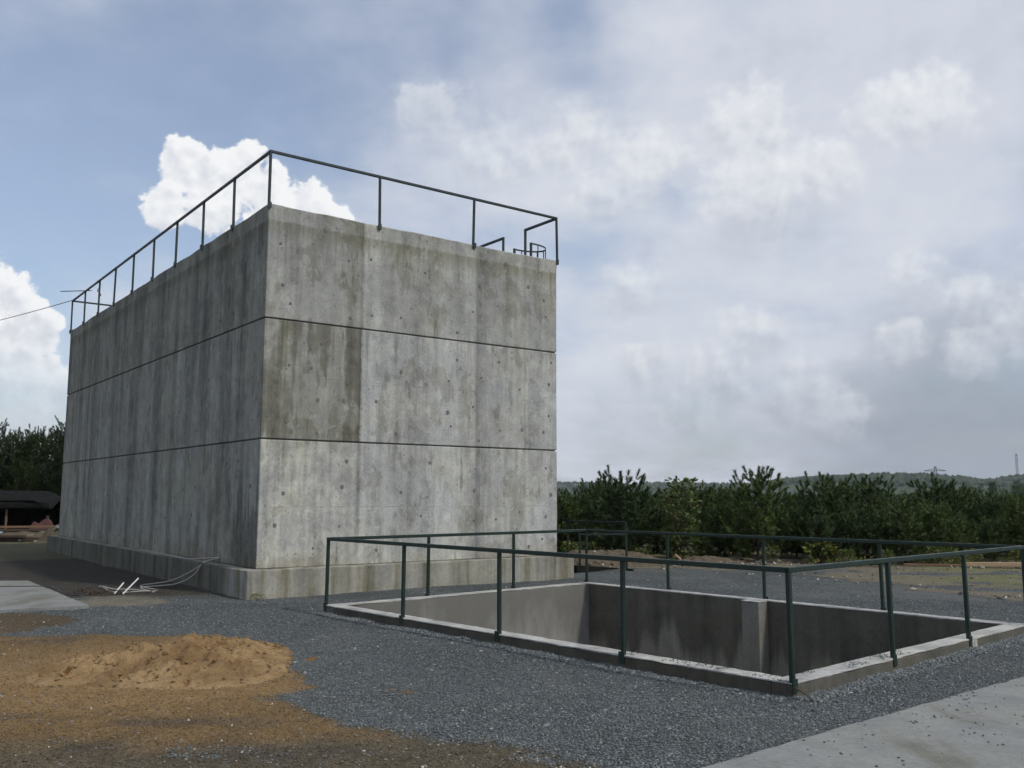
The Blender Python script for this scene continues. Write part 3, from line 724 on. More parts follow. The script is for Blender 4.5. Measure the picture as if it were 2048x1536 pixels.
# ------------------------------------------------------------------ sand heap
def sand_pile():
    n = 200; xs = np.linspace(-5.1, -1.35, n); ys = np.linspace(8.0, 12.2, n)
    X, Y = np.meshgrid(xs, ys, indexing='ij')
    def bl(cx, cy, rx, ry, h, a=0):
        c, s = math.cos(a), math.sin(a); u = (X - cx) * c + (Y - cy) * s; v = -(X - cx) * s + (Y - cy) * c
        return h * np.clip(1 - np.hypot(u / rx, v / ry), 0, 1) ** 1.15
    H = np.maximum.reduce([bl(-3.30, 9.9, 1.1, 1.4, .32), bl(-3.8, 9.7, 1.05, 1.1, .24), bl(-3.0, 9.5, .85, 1.05, .23), bl(-4.2, 9.3, .7, .65, .16), bl(-3.4, 10.6, 1.1, 1.0, .17)])
    rim = sst(H, .0, .10)
    H = H + rim * ((fbm(X * 2.2, Y * 2.2, 51, 4) - .5) * .13 + (fbm(X * 6, Y * 6, 52, 4, .6) - .5) * .15 + (fbm(X * 16, Y * 16, 53, 3, .6) - .5) * .075)
    cl = sst(fbm(X * 4.5, Y * 4.5, 57, 3), .60, .72) * sst(H, .06, .16); H = H - cl * .055          # scooped hollows and slumps
    foot = sst(H, .0, .03); Z = H + hgt(X, Y) - .03 * (1 - foot) - .012
    id_ = np.arange(n * n).reshape(n, n)
    F = np.stack([id_[:-1, :-1], id_[1:, :-1], id_[1:, 1:], id_[:-1, 1:]], -1).reshape(-1, 4)
    F = F[(H[:-1, :-1] > .004).ravel()]
    used = np.unique(F); rm = np.full(n * n, -1); rm[used] = np.arange(len(used))
    m, g, b, fin = new_mat('tan_sand'); P = g.n('ShaderNodeTexCoord').outputs['Object']
    n1 = g.noise(P, 2.0, 6, .6); n2 = g.noise(P, 14, 6, .68); n3 = g.noise(P, 80, 3, .6)
    col = g.mix(g.step(n1, .35, .65), (.185, .116, .051), (.30, .205, .102))
    col = g.mix(g.step(n2, .52, .68), col, (.145, .085, .038))
    col = g.mix(g.step(g.noise(P, 6, 5, .6), .60, .68), col, (.13, .058, .018))
    v = g.m('MULTIPLY_ADD', g.m('SUBTRACT', n3, .5), .8, 1.0)
    col = g.mix(1.0, col, g.n('ShaderNodeCombineColor', {0: v, 1: v, 2: v}).outputs[0], 'MULTIPLY')
    fin(col, .95, g.bump(g.m('MULTIPLY_ADD', n3, .4, n2), .8, .04))
    o = np_mesh('sand_pile', np.stack([X.ravel(), Y.ravel(), Z.ravel()], -1)[used], rm[F], m, smooth=True)
    k = np.random.default_rng(5); n_ = 1500; i_ = k.integers(0, n - 1, n_); j_ = k.integers(0, n - 1, n_); ok_ = H[i_, j_] > .015; i_, j_ = i_[ok_], j_[ok_]
    cl_ = stones('clods', X[i_, j_] + k.normal(0, .02, len(i_)), Y[i_, j_] + k.normal(0, .02, len(i_)), Z[i_, j_] + .004, k.uniform(.008, .03, len(i_)) * (1 + .7 * (k.random(len(i_)) > .96)), m, parent=o)
    cl_['kind'] = 'stuff'
    return tag(o, 'low crumbly heap of tan sand on the sandy ground', 'sand pile')

# ------------------------------------------------------------------ loose stones
ST_V = np.array([(1,0,0),(-1,0,0),(0,1,0),(0,-1,0),(0,0,1),(0,0,-1)], float)
ST_F = np.array([(0,2,4),(2,1,4),(1,3,4),(3,0,4),(2,0,5),(1,2,5),(3,1,5),(0,3,5)])
def stone_mat(name, stops):
    m, g, b, fin = new_mat(name)
    s = g.n('ShaderNodeAttribute', attribute_name='shade').outputs['Fac']
    P = g.n('ShaderNodeTexCoord').outputs['Object']
    c = g.ramp(s, stops)
    return fin(g.mix(1.0, c, g.ramp(g.noise(P, 60, 4, .6), [(.3, .75), (.7, 1.2)]), 'MULTIPLY'), .85)
M_STONE = stone_mat('gravel_stone', [(0, (.072, .084, .087)), (.4, (.108, .124, .128)), (.8, (.148, .166, .170)), (.96, (.20, .217, .218)), (1, (.36, .37, .36))])
M_RUBBLE = stone_mat('rubble_stone', [(0, (.09, .075, .055)), (.5, (.17, .15, .115)), (.85, (.28, .26, .22)), (1, (.50, .48, .44))])
def stones(name, X, Y, Z, S, mat, flat=.7, parent=None):
    n = len(X)
    q = rng.normal(size=(n, 4)); q /= np.linalg.norm(q, axis=1)[:, None]
    w, x, y, z = q.T
    Rm = np.stack([np.stack([1-2*(y*y+z*z), 2*(x*y-z*w), 2*(x*z+y*w)], -1), np.stack([2*(x*y+z*w), 1-2*(x*x+z*z), 2*(y*z-x*w)], -1), np.stack([2*(x*z-y*w), 2*(y*z+x*w), 1-2*(x*x+y*y)], -1)], 1)
    loc = ST_V[None] * (1 + rng.uniform(-.35, .35, (n, 6, 1))) * np.array([1.15, .9, .75]) + rng.uniform(-.18, .18, (n, 6, 3))
    V = np.einsum('nij,nkj->nki', Rm, loc) * S[:, None, None]
    V[..., 2] *= flat
    V += np.stack([X, Y, Z], -1)[:, None]
    F = (ST_F[None] + (np.arange(n) * 6)[:, None, None]).reshape(-1, 3)
    sh = np.repeat(rng.random(n), 6)
    return np_mesh(name, V.reshape(-1, 3), F, mat, parent, attrs={'shade': ('FLOAT', sh)})
def in_basin(X, Y, mgn=0.0):
    u = (X - PX) * math.cos(PA) + (Y - PY) * math.sin(PA); v = -(X - PX) * math.sin(PA) + (Y - PY) * math.cos(PA)
    return (u > -mgn) & (u < PBL + mgn) & (v > -mgn) & (v < PAL + mgn)
def in_tank(X, Y, mgn=.3):
    u = (X - TX) * math.cos(TA) + (Y - TY) * math.sin(TA); v = -(X - TX) * math.sin(TA) + (Y - TY) * math.cos(TA)
    return (u > -mgn) & (u < TW + mgn) & (v > -mgn) & (v < TL + mgn)
def scatter(n, y0, y1, spread=.62):
    # denser near the camera, like a real field seen in perspective
    Y = y0 + (y1 - y0) * rng.random(n) ** 1.5; X = (rng.random(n) * 2 - 1) * (Y * spread + .6)
    return X, Y
X, Y = scatter(250000, 5.2, 16.0)
t_, g_ = ground_attr(X, Y)
g_ = g_ + (fbm(X * 9, Y * 9, 77, 3) - .5) * .7
ok = (rng.random(len(X)) < .03 * (g_ > .02) + sst(g_, .18, .62)) & ~in_basin(X, Y) & ~in_tank(X, Y) & (sdist(X, Y, SLAB_R) < .0) & (sdist(X, Y, SLAB_L) < 0)
X, Y = X[ok], Y[ok]; S = rng.uniform(.007, .0145, len(X)) * (1 + .5 * (rng.random(len(X)) > .97))
tag(stones('gravel_stones', X, Y, hgt(X, Y) + S * .2, S, M_STONE, .5), 'loose dark grey crushed stone covering the yard', 'gravel', kind='stuff')
Xb, Yb = scatter(4200, 5.3, 20.0); tb_, gb_ = ground_attr(Xb, Yb)
okb = (gb_ > .35) & ~in_basin(Xb, Yb) & ~in_tank(Xb, Yb) & (sdist(Xb, Yb, SLAB_R) < 0) & (sdist(Xb, Yb, SLAB_L) < 0) & (fbm(Xb * .7, Yb * .7, 67, 3) > .46)
Xb, Yb = Xb[okb], Yb[okb]; Sb = rng.uniform(.016, .032, len(Xb))
tag(stones('coarse_gravel', Xb, Yb, hgt(Xb, Yb) + Sb * .15, Sb, M_STONE, .6), 'coarser stray stones lying among the gravel', 'gravel', kind='stuff')
# thin drift of gravel along the basin curb
n = 9000; s = rng.random(n); side = rng.integers(0, 2, n)
u = np.where(side == 0, -rng.random(n) ** 2 * .22, s * PBL); v = np.where(side == 0, s * PAL, -rng.random(n) ** 2 * .22)
X = np.cos(PA) * u - np.sin(PA) * v + PX; Y = np.sin(PA) * u + np.cos(PA) * v + PY
S = rng.uniform(.010, .022, n); pile = np.maximum(0, .05 * (fbm(X * 2.5, Y * 2.5, 61, 3) - .35)) * np.exp(-np.minimum(np.abs(u), np.abs(v)) / .12)
tag(stones('gravel_drift', X, Y, hgt(X, Y) + pile + S * .2, S, M_STONE), 'gravel drifted against the foot of the basin curb', 'gravel', kind='stuff')
# bits of gravel spilled on the pavements and on the curb
X, Y = scatter(13000, 4.5, 13, .75)
d = sdist(X, Y, SLAB_R); k = fbm(X * 1.6, Y * 1.6, 63, 4)
edge_d = np.abs(sdist(X, Y, [(-3, 2.6), (1.28, 6.15), (2.55, 7.22), (4.88, 9.08), (9, 12.4), (12, 15), (-10, 20)]))
band = np.exp(-np.abs((X * .79 - Y * .61) - (3.7 * .79 - 7.9 * .61)) / .12) * (X > 3.0)
ok = (d > .0) & (rng.random(len(X)) < .05 + .55 * np.exp(-edge_d / .05) + .25 * sst(k, .55, .7) + .8 * band)
X, Y = X[ok], Y[ok]; S = rng.uniform(.006, .014, len(X))
tag(stones('spilled_gravel', X, Y, np.full(len(X), .045) + S * .35, S, M_STONE), 'scattered dark gravel bits on the pale pavement', 'gravel', kind='stuff')
n = 520; s = rng.random(n) ** 1.3; side = rng.integers(0, 3, n)
u = np.where(side == 0, rng.uniform(.02, T - .02, n), s * 2.4); v = np.where(side == 0, s * 2.0, rng.uniform(.02, T - .02, n))
kk = fbm(u * 3, v * 3 + 5, 66, 3) > .42
u, v = u[kk], v[kk]
X = np.cos(PA) * u - np.sin(PA) * v + PX; Y = np.sin(PA) * u + np.cos(PA) * v + PY; S = rng.uniform(.005, .011, len(X))
tag(stones('curb_gravel', X, Y, np.full(len(X), PC + .003) + S * .3, S, M_STONE), 'fine gravel crumbs lying on the basin curb by the near corner', 'gravel', kind='stuff')
sand_pile()
# pebbles in the bare earth and rubble in the far yard
X, Y = scatter(9000, 5.2, 15); t_, g_ = ground_attr(X, Y)
ok = (g_ < .5) & ~in_tank(X, Y) & ~in_basin(X, Y) & (sdist(X, Y, SLAB_R) < 0) & (sdist(X, Y, SLAB_L) < 0) & ~((np.hypot((X + 3.2) / 1.5, (Y - 9.9) / 1.5)) < 1) & (rng.random(len(X)) < .18 + .6 * sst(fbm(X * 1.2, Y * 1.2, 71, 3), .5, .65))
X, Y = X[ok], Y[ok]; S = rng.uniform(.006, .016, len(X)) * (1 + 1.2 * (rng.random(len(X)) > .985))
tag(stones('soil_pebbles', X, Y, hgt(X, Y) + S * .2, S, M_RUBBLE), 'pebbles strewn over the brown earth in the foreground', 'pebbles', kind='stuff')
X, Y = scatter(90000, 5.2, 14.5); t_, g_ = ground_attr(X, Y)
ok = (g_ < .55) & ~in_tank(X, Y) & ~in_basin(X, Y) & (sdist(X, Y, SLAB_R) < 0) & (sdist(X, Y, SLAB_L) < 0)
X, Y, t_ = X[ok], Y[ok], t_[ok]; S = rng.uniform(.004, .0105, len(X)) * (1 + .8 * (rng.random(len(X)) > .97))
m, g, b, fin = new_mat('soil_crumb'); fin(g.mix(1.0, g.n('ShaderNodeAttribute', attribute_name='tint').outputs['Color'], g.ramp(g.n('ShaderNodeAttribute', attribute_name='shade').outputs['Fac'], [(0, .7), (.6, 1.08), (1, 1.5)]), 'MULTIPLY'), .95)
so_ = stones('soil_crumbs', X, Y, hgt(X, Y) + S * .3, S, m)
ta_ = so_.data.attributes.new('tint', 'FLOAT_COLOR', 'POINT'); ta_.data.foreach_set('color', np.repeat(np.concatenate([t_, np.ones((len(X), 1))], 1), 6, axis=0).astype(np.float32).ravel())
tag(so_, 'crumbs of soil and sand over the bare ground', 'soil', kind='stuff')
X = rng.uniform(1.5, 22, 6000); Y = rng.uniform(14.5, 26, 6000)
ok = (sdist(X, Y, FAR) > -.6) & (rng.random(6000) < .15 + .9 * sst(fbm(X * .6, Y * .6, 73, 3), .52, .66))
X, Y = X[ok], Y[ok]; S = rng.uniform(.015, .05, len(X)) * (1 + 1.3 * (rng.random(len(X)) > .95))
tag(stones('yard_rubble', X, Y, hgt(X, Y) + S * .2, S, M_RUBBLE), 'pale stones and rubble strewn over the dirt beyond the basin', 'rubble', kind='stuff')

# ------------------------------------------------------------------ pines
def foliage_mat(name, dark, light, brown=(.10, .062, .028)):
    m, g, b, fin = new_mat(name)
    s = g.n('ShaderNodeAttribute', attribute_name='shade').outputs['Fac']
    oi = g.n('ShaderNodeObjectInfo').outputs['Random']
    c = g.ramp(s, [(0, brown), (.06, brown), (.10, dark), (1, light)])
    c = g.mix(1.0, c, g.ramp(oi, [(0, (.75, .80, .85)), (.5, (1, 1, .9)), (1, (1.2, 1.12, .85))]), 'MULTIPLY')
    b.inputs['Specular IOR Level'].default_value = .25
    m2 = fin(c, .6)
    tr = g.n('ShaderNodeBsdfTranslucent', {'Color': c}); mx = g.n('ShaderNodeMixShader', {0: .12, 1: b.outputs[0], 2: tr.outputs[0]})
    m.node_tree.links.new(mx.outputs[0], [n for n in m.node_tree.nodes if n.type == 'OUTPUT_MATERIAL'][0].inputs[0])
    return m2
M_NEEDLE = foliage_mat('pine_needles', (.015, .031, .012), (.090, .140, .042))
M_NEEDLE_DARK = foliage_mat('dark_pine_needles', (.008, .017, .007), (.045, .070, .024))
M_LEAF = foliage_mat('weed_leaves', (.05, .075, .02), (.15, .19, .05), (.16, .12, .06))
m, g, b, fin = new_mat('pine_bark'); P = g.n('ShaderNodeTexCoord').outputs['Object']
M_BARK = fin(g.mix(g.noise(g.vm('MULTIPLY', P, (12, 12, 3)), 1.0, 5, .6), (.022, .017, .013), (.07, .052, .037)), .9)

def shoot_needles(base, d, ln, wid, n, rg):
    """bottle-brush of needles round an axis -> (n,3,3) triangles"""
    d = d / np.linalg.norm(d); ref = np.array([0, 0, 1.0]) if abs(d[2]) < .9 else np.array([1.0, 0, 0])
    s = np.cross(d, ref); s /= np.linalg.norm(s); u = np.cross(s, d)
    t = np.sqrt(rg.random(n)); th = rg.random(n) * 2 * np.pi
    rad = np.cos(th)[:, None] * s + np.sin(th)[:, None] * u
    p0 = base + d * (t * ln)[:, None]
    out = rad * .80 + d * (.55 + .5 * t[:, None]); out /= np.linalg.norm(out, axis=1)[:, None]
    nl = wid * rg.uniform(.7, 1.25, n)
    tip = p0 + out * nl[:, None]
    side = np.cross(out, d); side /= np.linalg.norm(side, axis=1)[:, None] + 1e-9
    w = .0095 * rg.uniform(.7, 1.3, n)
    return np.stack([p0 - side * w[:, None], p0 + side * w[:, None], tip], 1)
def make_pine(seed, H, spread, whorl=.36, needles=22, fingers=4, mat=None):
    rg = np.random.default_rng(seed); tris = []; shade = []
    tb = MB(); ph = rg.random() * 6
    trunk = [(.05 * math.sin(ph + z * 1.3) * z / H, .05 * math.cos(ph + z) * z / H, z) for z in np.linspace(-.1, H * .93, 9)]
    tb.tube(trunk, .035 * H / 2.4 + .01, 6, .012)
    def tp(z): return np.array([np.interp(z, [q[2] for q in trunk], [q[i] for q in trunk]) for i in (0, 1)] + [z])
    def add(base, d, ln, wid, n, sh):
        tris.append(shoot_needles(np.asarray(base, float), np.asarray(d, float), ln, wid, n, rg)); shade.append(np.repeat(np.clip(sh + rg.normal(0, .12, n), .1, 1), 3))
    z = .08
    while z < H * .90:
        f = z / H; k = rg.integers(5, 8); a0 = rg.random() * 6.28
        for i in range(k):
            a = a0 + i * 6.283 / k + rg.normal(0, .25)
            L = spread * (1 - f) ** .62 * (.55 + .45 * min(1, f * 4 + .3)) * rg.uniform(.6, 1.2) + .10
            upw = .25 + .65 * f + rg.normal(0, .12)
            b0 = tp(z + rg.normal(0, .05)); hd = np.array([math.cos(a), math.sin(a), 0])
            P_ = [b0 + hd * L * t + np.array([0, 0, 1]) * (upw * L * t * .55 + .35 * L * t * t) for t in (0, .33, .66, 1.0)]
            tb.tube([tuple(q) for q in P_], .013, 4, .005)
            ns = max(3, int(L / .105))
            for j in range(ns):
                t = .22 + .78 * (j + rg.random()) / ns
                q = np.array([np.interp(t, (0, .33, .66, 1), [pp[c] for pp in P_]) for c in range(3)])
                dd = hd * rg.uniform(.1, .9) + np.array([rg.normal(0, .5), rg.normal(0, .5), rg.uniform(.35, 1.1)])
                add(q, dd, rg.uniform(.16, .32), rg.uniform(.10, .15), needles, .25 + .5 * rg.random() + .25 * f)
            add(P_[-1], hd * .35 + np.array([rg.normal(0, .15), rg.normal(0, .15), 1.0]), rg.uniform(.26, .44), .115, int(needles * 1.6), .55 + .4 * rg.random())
        z += whorl * rg.uniform(.8, 1.2)
    top = tp(H * .88)
    add(top, (rg.normal(0, .05), rg.normal(0, .05), 1), H * .16 + .1, .085, needles * 4, .6)
    for i in range(fingers):
        a = rg.random() * 6.28; add(top - np.array([0, 0, .12]), (math.cos(a) * .42, math.sin(a) * .42, 1), rg.uniform(.25, .45), .08, needles * 2, .6)
    T_ = np.concatenate(tris).reshape(-1, 3); sh = np.concatenate(shade)
    # a share of whole shoots has gone brown inside
    F = np.arange(len(T_)).reshape(-1, 3)
    cm_ = np_mesh('crown', T_, F, mat or M_NEEDLE, attrs={'shade': ('FLOAT', sh)}); cmesh = cm_.data; bpy.data.objects.remove(cm_)
    to = tb.build('trunk', M_BARK); tm = to.data; bpy.data.objects.remove(to)
    return cmesh, tm
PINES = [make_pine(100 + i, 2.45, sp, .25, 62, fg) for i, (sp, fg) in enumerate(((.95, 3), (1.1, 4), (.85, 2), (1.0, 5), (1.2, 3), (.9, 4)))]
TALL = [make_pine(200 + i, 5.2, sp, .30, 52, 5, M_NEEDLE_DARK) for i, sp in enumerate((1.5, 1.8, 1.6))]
def pine(src, x, y, s, label, group, z=0.0, sz=None):
    o = empty('pine_tree', (x, y, z), random.uniform(0, 6.28), label, 'tree', group); o.scale = (s, s, (sz or s))
    o.rotation_euler = (random.uniform(-.05, .05), random.uniform(-.05, .05), random.uniform(0, 6.28))
    link(bpy.data.objects.new('crown', src[0]), o); link(bpy.data.objects.new('trunk', src[1]), o)
    return o
PL = 'young bushy pine in the dense dark plantation beyond the basin'
PG = 'young pines of the plantation'
def row_y(x):         # front edge of the plantation
    return 26.2 - .06 * (x - 4) + 1.2 * math.sin(x * .5)
heroes = [(6.75, 25.6, 1.0, .93, 'pine with tall finger-like top shoots rising highest above the plantation', 3),
          (3.2, 27.0, 1.05, .93, 'broad pine with bristling top just right of the tank', 1),
          (9.0, 26.6, 1.05, .86, 'rounded bushy pine right of the tallest pine, with a cluster of upright shoots', 4),
          (13.1, 28.6, 1.0, .88, 'pine whose crown stands below the lattice pylon', 0)]
placed = []
for (x, y, s, sz, lb, k) in heroes:
    pine(PINES[k], x, y, s, lb, None, sz=sz); placed.append((x, y))
rows = [(0, .72, 1.1), (1.6, .76, 1.2), (3.4, .78, 1.4), (5.6, .80, 1.7), (8.5, .82, 2.1), (12.5, .84, 2.6)]
for ri, (dy_, sc, sp) in enumerate(rows):
    x = -1.5 + random.random()
    while x < 21 + dy_ * .6:
        y = row_y(x) + dy_ + random.uniform(-.5, .5)
        if all(math.hypot(x - a, y - c) > .85 for a, c in placed):
            s = sc * random.uniform(.74, 1.16)
            if x > 4.5 and x < 6.6: s *= .92
            if x > 9.5: s *= .92
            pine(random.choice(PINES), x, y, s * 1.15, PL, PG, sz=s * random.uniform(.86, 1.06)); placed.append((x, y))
        x += sp * random.uniform(.7, 1.25)
for (x, y, s) in ((-26.8, 47, 1.0), (-24.6, 46, .93), (-22.8, 48, 1.0), (-29, 46, 1.02), (-20.6, 47, .98), (-31, 48, .95), (-25.6, 50, 1.04), (-23.5, 51, 1.05), (-28, 51, 1.05), (-21.5, 44.5, .8), (-18.6, 46, .95), (-19.5, 49, 1.0), (-27, 53, 1.1), (-22, 54, 1.1), (-24.5, 54, 1.08), (-30, 53, 1.1), (-23.9, 45, .9), (-25.8, 45, .85), (-29.8, 44.6, .9), (-22.0, 46.2, .95), (-27.6, 44.5, .72), (-24.8, 43.8, .62), (-22.9, 43.6, .66), (-20.2, 42.6, .6)):
    pine(random.choice(TALL), x, y, s, 'tall dark pine standing behind the shed at the left edge', 'tall pines behind the shed', sz=s * random.uniform(.93, 1.03))

# weeds and shrubs along the foot of the plantation
def leafy(seed, H, Rr, n, ls):
    rg = np.random.default_rng(seed); V = []; sh = []
    th = rg.random(n) * 6.28; rr = np.sqrt(rg.random(n)) * Rr; hz = rg.random(n) ** .7
    P0 = np.stack([np.cos(th) * rr * (.4 + .6 * (1 - hz * .5)), np.sin(th) * rr * (.4 + .6 * (1 - hz * .5)), hz * H], -1)
    d = np.stack([np.cos(th) + rg.normal(0, .5, n), np.sin(th) + rg.normal(0, .5, n), rg.normal(.25, .4, n)], -1); d /= np.linalg.norm(d, axis=1)[:, None]
    s = np.cross(d, rg.normal(size=(n, 3))); s /= np.linalg.norm(s, axis=1)[:, None]
    l = ls * rg.uniform(.6, 1.3, n)[:, None]; w = l * .3
    q = np.stack([P0, P0 + d * l * .5 + s * w, P0 + d * l, P0 + d * l * .5 - s * w], 1).reshape(-1, 3)
    o = np_mesh('leaves', q, np.arange(n * 4).reshape(-1, 4), M_LEAF, attrs={'shade': ('FLOAT', np.repeat(np.clip(rg.normal(.5, .3, n), 0, 1), 4))})
    me = o.data; bpy.data.objects.remove(o)
    sb = MB()
    for k in range(7):
        a = rg.random() * 6.28; sb.tube([(0, 0, 0), (math.cos(a) * Rr * .4, math.sin(a) * Rr * .4, H * .5), (math.cos(a) * Rr * .75, math.sin(a) * Rr * .75, H * .95)], .008, 4, .003)
    so = sb.build('stems', M_BARK); sm = so.data; bpy.data.objects.remove(so)
    return me, sm
WEEDS = [leafy(300 + i, h, r_, n, ls) for i, (h, r_, n, ls) in enumerate(((.5, .4, 170, .09), (.35, .5, 160, .08), (.75, .45, 240, .10)))]
def weed(name, src, x, y, s, label, cat, group=None, z=0):
    o = empty(name, (x, y, z), random.uniform(0, 6.28), label, cat, group); o.scale = (s, s, s)
    link(bpy.data.objects.new('leaves', src[0]), o); link(bpy.data.objects.new('stems', src[1]), o); return o
for k in range(46):
    x = random.uniform(-.3, 17); y = row_y(x) - random.uniform(.3, 1.3)
    weed('weed', random.choice(WEEDS), x, y, random.uniform(.35, .85), 'low leafy weed at the foot of the pine plantation', 'weed', 'weeds along the plantation edge')
VINE = leafy(320, 2.0, .5, 620, .13)
weed('shrub', VINE, 4.75, 26.0, 1.12, 'light green leafy climber growing up among the dark pines', 'shrub')
DRY = leafy(330, .7, .5, 150, .16)
weed('fern', DRY, 8.1, 24.5, .85, 'pale yellowish fern in the shade under the tallest pine', 'fern')

# ------------------------------------------------------------------ berm of spoil in front of the trees
def berm(name, cx, cy, rx, ry, h, seed, label):
    n = 60; a = np.linspace(-1.15, 1.15, n); U, V = np.meshgrid(a, a, indexing='ij')
    d = np.clip(1 - np.hypot(U, V), 0, 1); X = cx + U * rx; Y = cy + V * ry
    Hh = h * sst(d, 0, .8) + sst(d, 0, .25) * ((fbm(X * 1.4, Y * 1.4, seed, 4) - .5) * h * .9 + (fbm(X * 6, Y * 6, seed + 3, 3) - .5) * .12)
    Z = Hh - .04 * (1 - sst(d, 0, .08)) + .0
    id_ = np.arange(n * n).reshape(n, n); F = np.stack([id_[:-1, :-1], id_[1:, :-1], id_[1:, 1:], id_[:-1, 1:]], -1).reshape(-1, 4)
    F = F[(d[:-1, :-1] > 0).ravel()]; us = np.unique(F); rm = np.full(n * n, -1); rm[us] = np.arange(len(us))
    Tn = np.tile((.10, .082, .058, 1.0), (len(us), 1))
    o = np_mesh(name, np.stack([X.ravel(), Y.ravel(), Z.ravel()], -1)[us], rm[F], M_GROUND, smooth=True, attrs={'tint': ('FLOAT_COLOR', Tn), 'gravel': ('FLOAT', np.zeros(len(us)))})
    return tag(o, label, 'spoil heap')
berm('spoil_heap', 2.4, 24.3, 1.9, .9, .36, 81, 'brown spoil heap with stones behind the handrail, beside the tank')
berm('spoil_heap', 5.2, 24.7, 1.3, .7, .16, 83, 'low brown spoil heap at the plantation edge, right of the handrail')
n = 500; X = rng.uniform(.2, 8.5, n); Y = 24.3 + rng.normal(0, .55, n); S = rng.uniform(.02, .06, n) * (1 + (rng.random(n) > .95))
zz = .34 * np.exp(-(((X - 2.4) / 1.2) ** 2 + ((Y - 24.3) / .6) ** 2)) + .1 * np.exp(-(((X - 5.2) / 1) ** 2 + ((Y - 24.7) / .5) ** 2))
tag(stones('spoil_stones', X, Y, zz + S * .2, S, M_RUBBLE), 'pale stones along the foot of the plantation', 'rubble', kind='stuff')

# ------------------------------------------------------------------ small handrail, ramp and timbers beyond the basin
hr = empty('handrail', (0, 0, 0), 0, 'small green handrail standing beyond the basin, right of the tank foot', 'railing')
h0, h1, h2 = (1.42, 23.6), (2.74, 22.3), (1.62, 22.2)
for p_ in (h0, h1): MB().bar((*p_, -.1), (*p_, 1.10), .05).build('post', M_GREEN, hr, bevel=.005)
MB().bar((h0[0], h0[1], 1.125), (h1[0], h1[1], 1.125), .05).build('top_rail', M_GREEN, hr, bevel=.005)
MB().bar((*h2, -.1), (*h2, .88), .05).build('post', M_GREEN, hr, bevel=.005)
MB().bar((h2[0], h2[1], .85), (h1[0], h1[1], .85), .04).build('middle_rail', M_GREEN, hr, bevel=.005)
MB().bar((h1[0] + .02, h1[1] - .02, .02), (h1[0] + .14, h1[1] - .13, .02), .06).build('foot', M_GREEN, hr)
rb = MB(); a = Vector((1.50, 21.55)); c = Vector((2.62, 22.75))
dd = (c - a).normalized(); nn = Vector((-dd.y, dd.x)) * .9
rb.add([(a.x, a.y, -.02), (c.x, c.y, -.02), (c.x + nn.x, c.y + nn.y, -.02), (a.x + nn.x, a.y + nn.y, -.02), (a.x, a.y, .17), (c.x, c.y, .03), (c.x + nn.x, c.y + nn.y, .03), (a.x + nn.x, a.y + nn.y, .17)],
       [(3,2,1,0),(4,5,6,7),(0,1,5,4),(1,2,6,5),(2,3,7,6),(3,0,4,7)])
tag(rb.build('ramp', M_TARP, None, bevel=.006), 'low dark wedge-shaped ramp at the right foot of the tank', 'ramp')
def plank(name, a, c, w, h, z, mat, label, cat='timber', group=None):
    L_ = math.hypot(c[0] - a[0], c[1] - a[1]); mb = MB(); mb.box(0, L_, -w / 2, w / 2, 0, h)
    o = mb.build(name, mat, None, bevel=.006); o.location = (a[0], a[1], z); o.rotation_euler = (0, random.uniform(-.004, .004), math.atan2(c[1] - a[1], c[0] - a[0]))
    return tag(o, label, cat, group)
plank('timber', (10.0, 23.9), (13.2, 23.5), .12, .05, .02, M_WOOD, 'thin brown board lying at the foot of the plantation on the right')
plank('timber', (11.4, 23.55), (16.4, 23.0), .14, .10, .03, M_WOODL, 'pale squared timber lying along the plantation edge at the right')
plank('timber', (12.6, 23.0), (17.0, 22.4), .16, .04, .02, M_WOODL, 'flat pale board lying nearest the basin at the right edge')
tag(MB().tube([(4.55, 24.6, .02), (4.35, 24.85, .22)], .03, 6).build('stick', M_WOODL), 'short pale stick leaning at the plantation edge', 'stick')

# ------------------------------------------------------------------ cables and debris beside the tank
def spline(pts, k=10):
    P_ = [np.array(p, float) for p in pts]; P_ = [2 * P_[0] - P_[1]] + P_ + [2 * P_[-1] - P_[-2]]; out = []
    for i in range(1, len(P_) - 2):
        for t in np.linspace(0, 1, k, endpoint=False):
            a, b_, c, d = P_[i-1:i+3]
            out.append(.5 * ((2 * b_) + (-a + c) * t + (2*a - 5*b_ + 4*c - d) * t * t + (-a + 3*b_ - 3*c + d) * t ** 3))
    out.append(P_[-2]); return [tuple(p) for p in out]
t3 = lambda a, b_, z: tdir(a, b_) + (z,)
cb = MB()
cb.tube(spline([t3(-.06, 7.0, Z0 + .012), t3(-.10, 5.0, Z0 + .012), t3(-.16, 3.2, Z0 + .012), t3(-.05, 1.75, Z0 + .10), t3(-.2, 2.0, Z0 + .02), t3(-.38, 2.35, .30), t3(-.65, 2.7, .12), t3(-1.1, 3.0, .03), (-6.5, 17.25, .02), (-6.75, 17.05, .02), (-7.0, 16.85, .02), (-7.3, 17.0, .03), (-7.45, 17.3, .03), (-7.75, 17.7, .05)]), .011, 6)
cb.tube(spline([t3(-.05, 1.75, Z0 + .08), t3(-.22, 2.05, Z0 + .01), t3(-.36, 2.2, .25), t3(-.62, 2.45, .08), t3(-1.15, 2.75, .02), (-6.45, 16.95, .02), (-6.75, 17.2, .02), (-7.05, 17.3, .03), (-7.35, 17.35, .03), (-7.6, 17.5, .06), (-7.8, 17.75, .03)]), .011, 6)
tag(cb.build('electric_cable', M_CABLE, smooth=True), 'dusty white twin cable trailing off the plinth ledge onto the ground', 'cable')
tag(MB().tube(spline([t3(-.07, 5.9, Z0 + .01), t3(-.05, 5.95, Z0 + .5), t3(-.04, 5.85, Z0 + .55)]), .012, 6).build('cable_end', M_CABLE), 'short pale cable end standing up against the long side of the tank', 'cable')
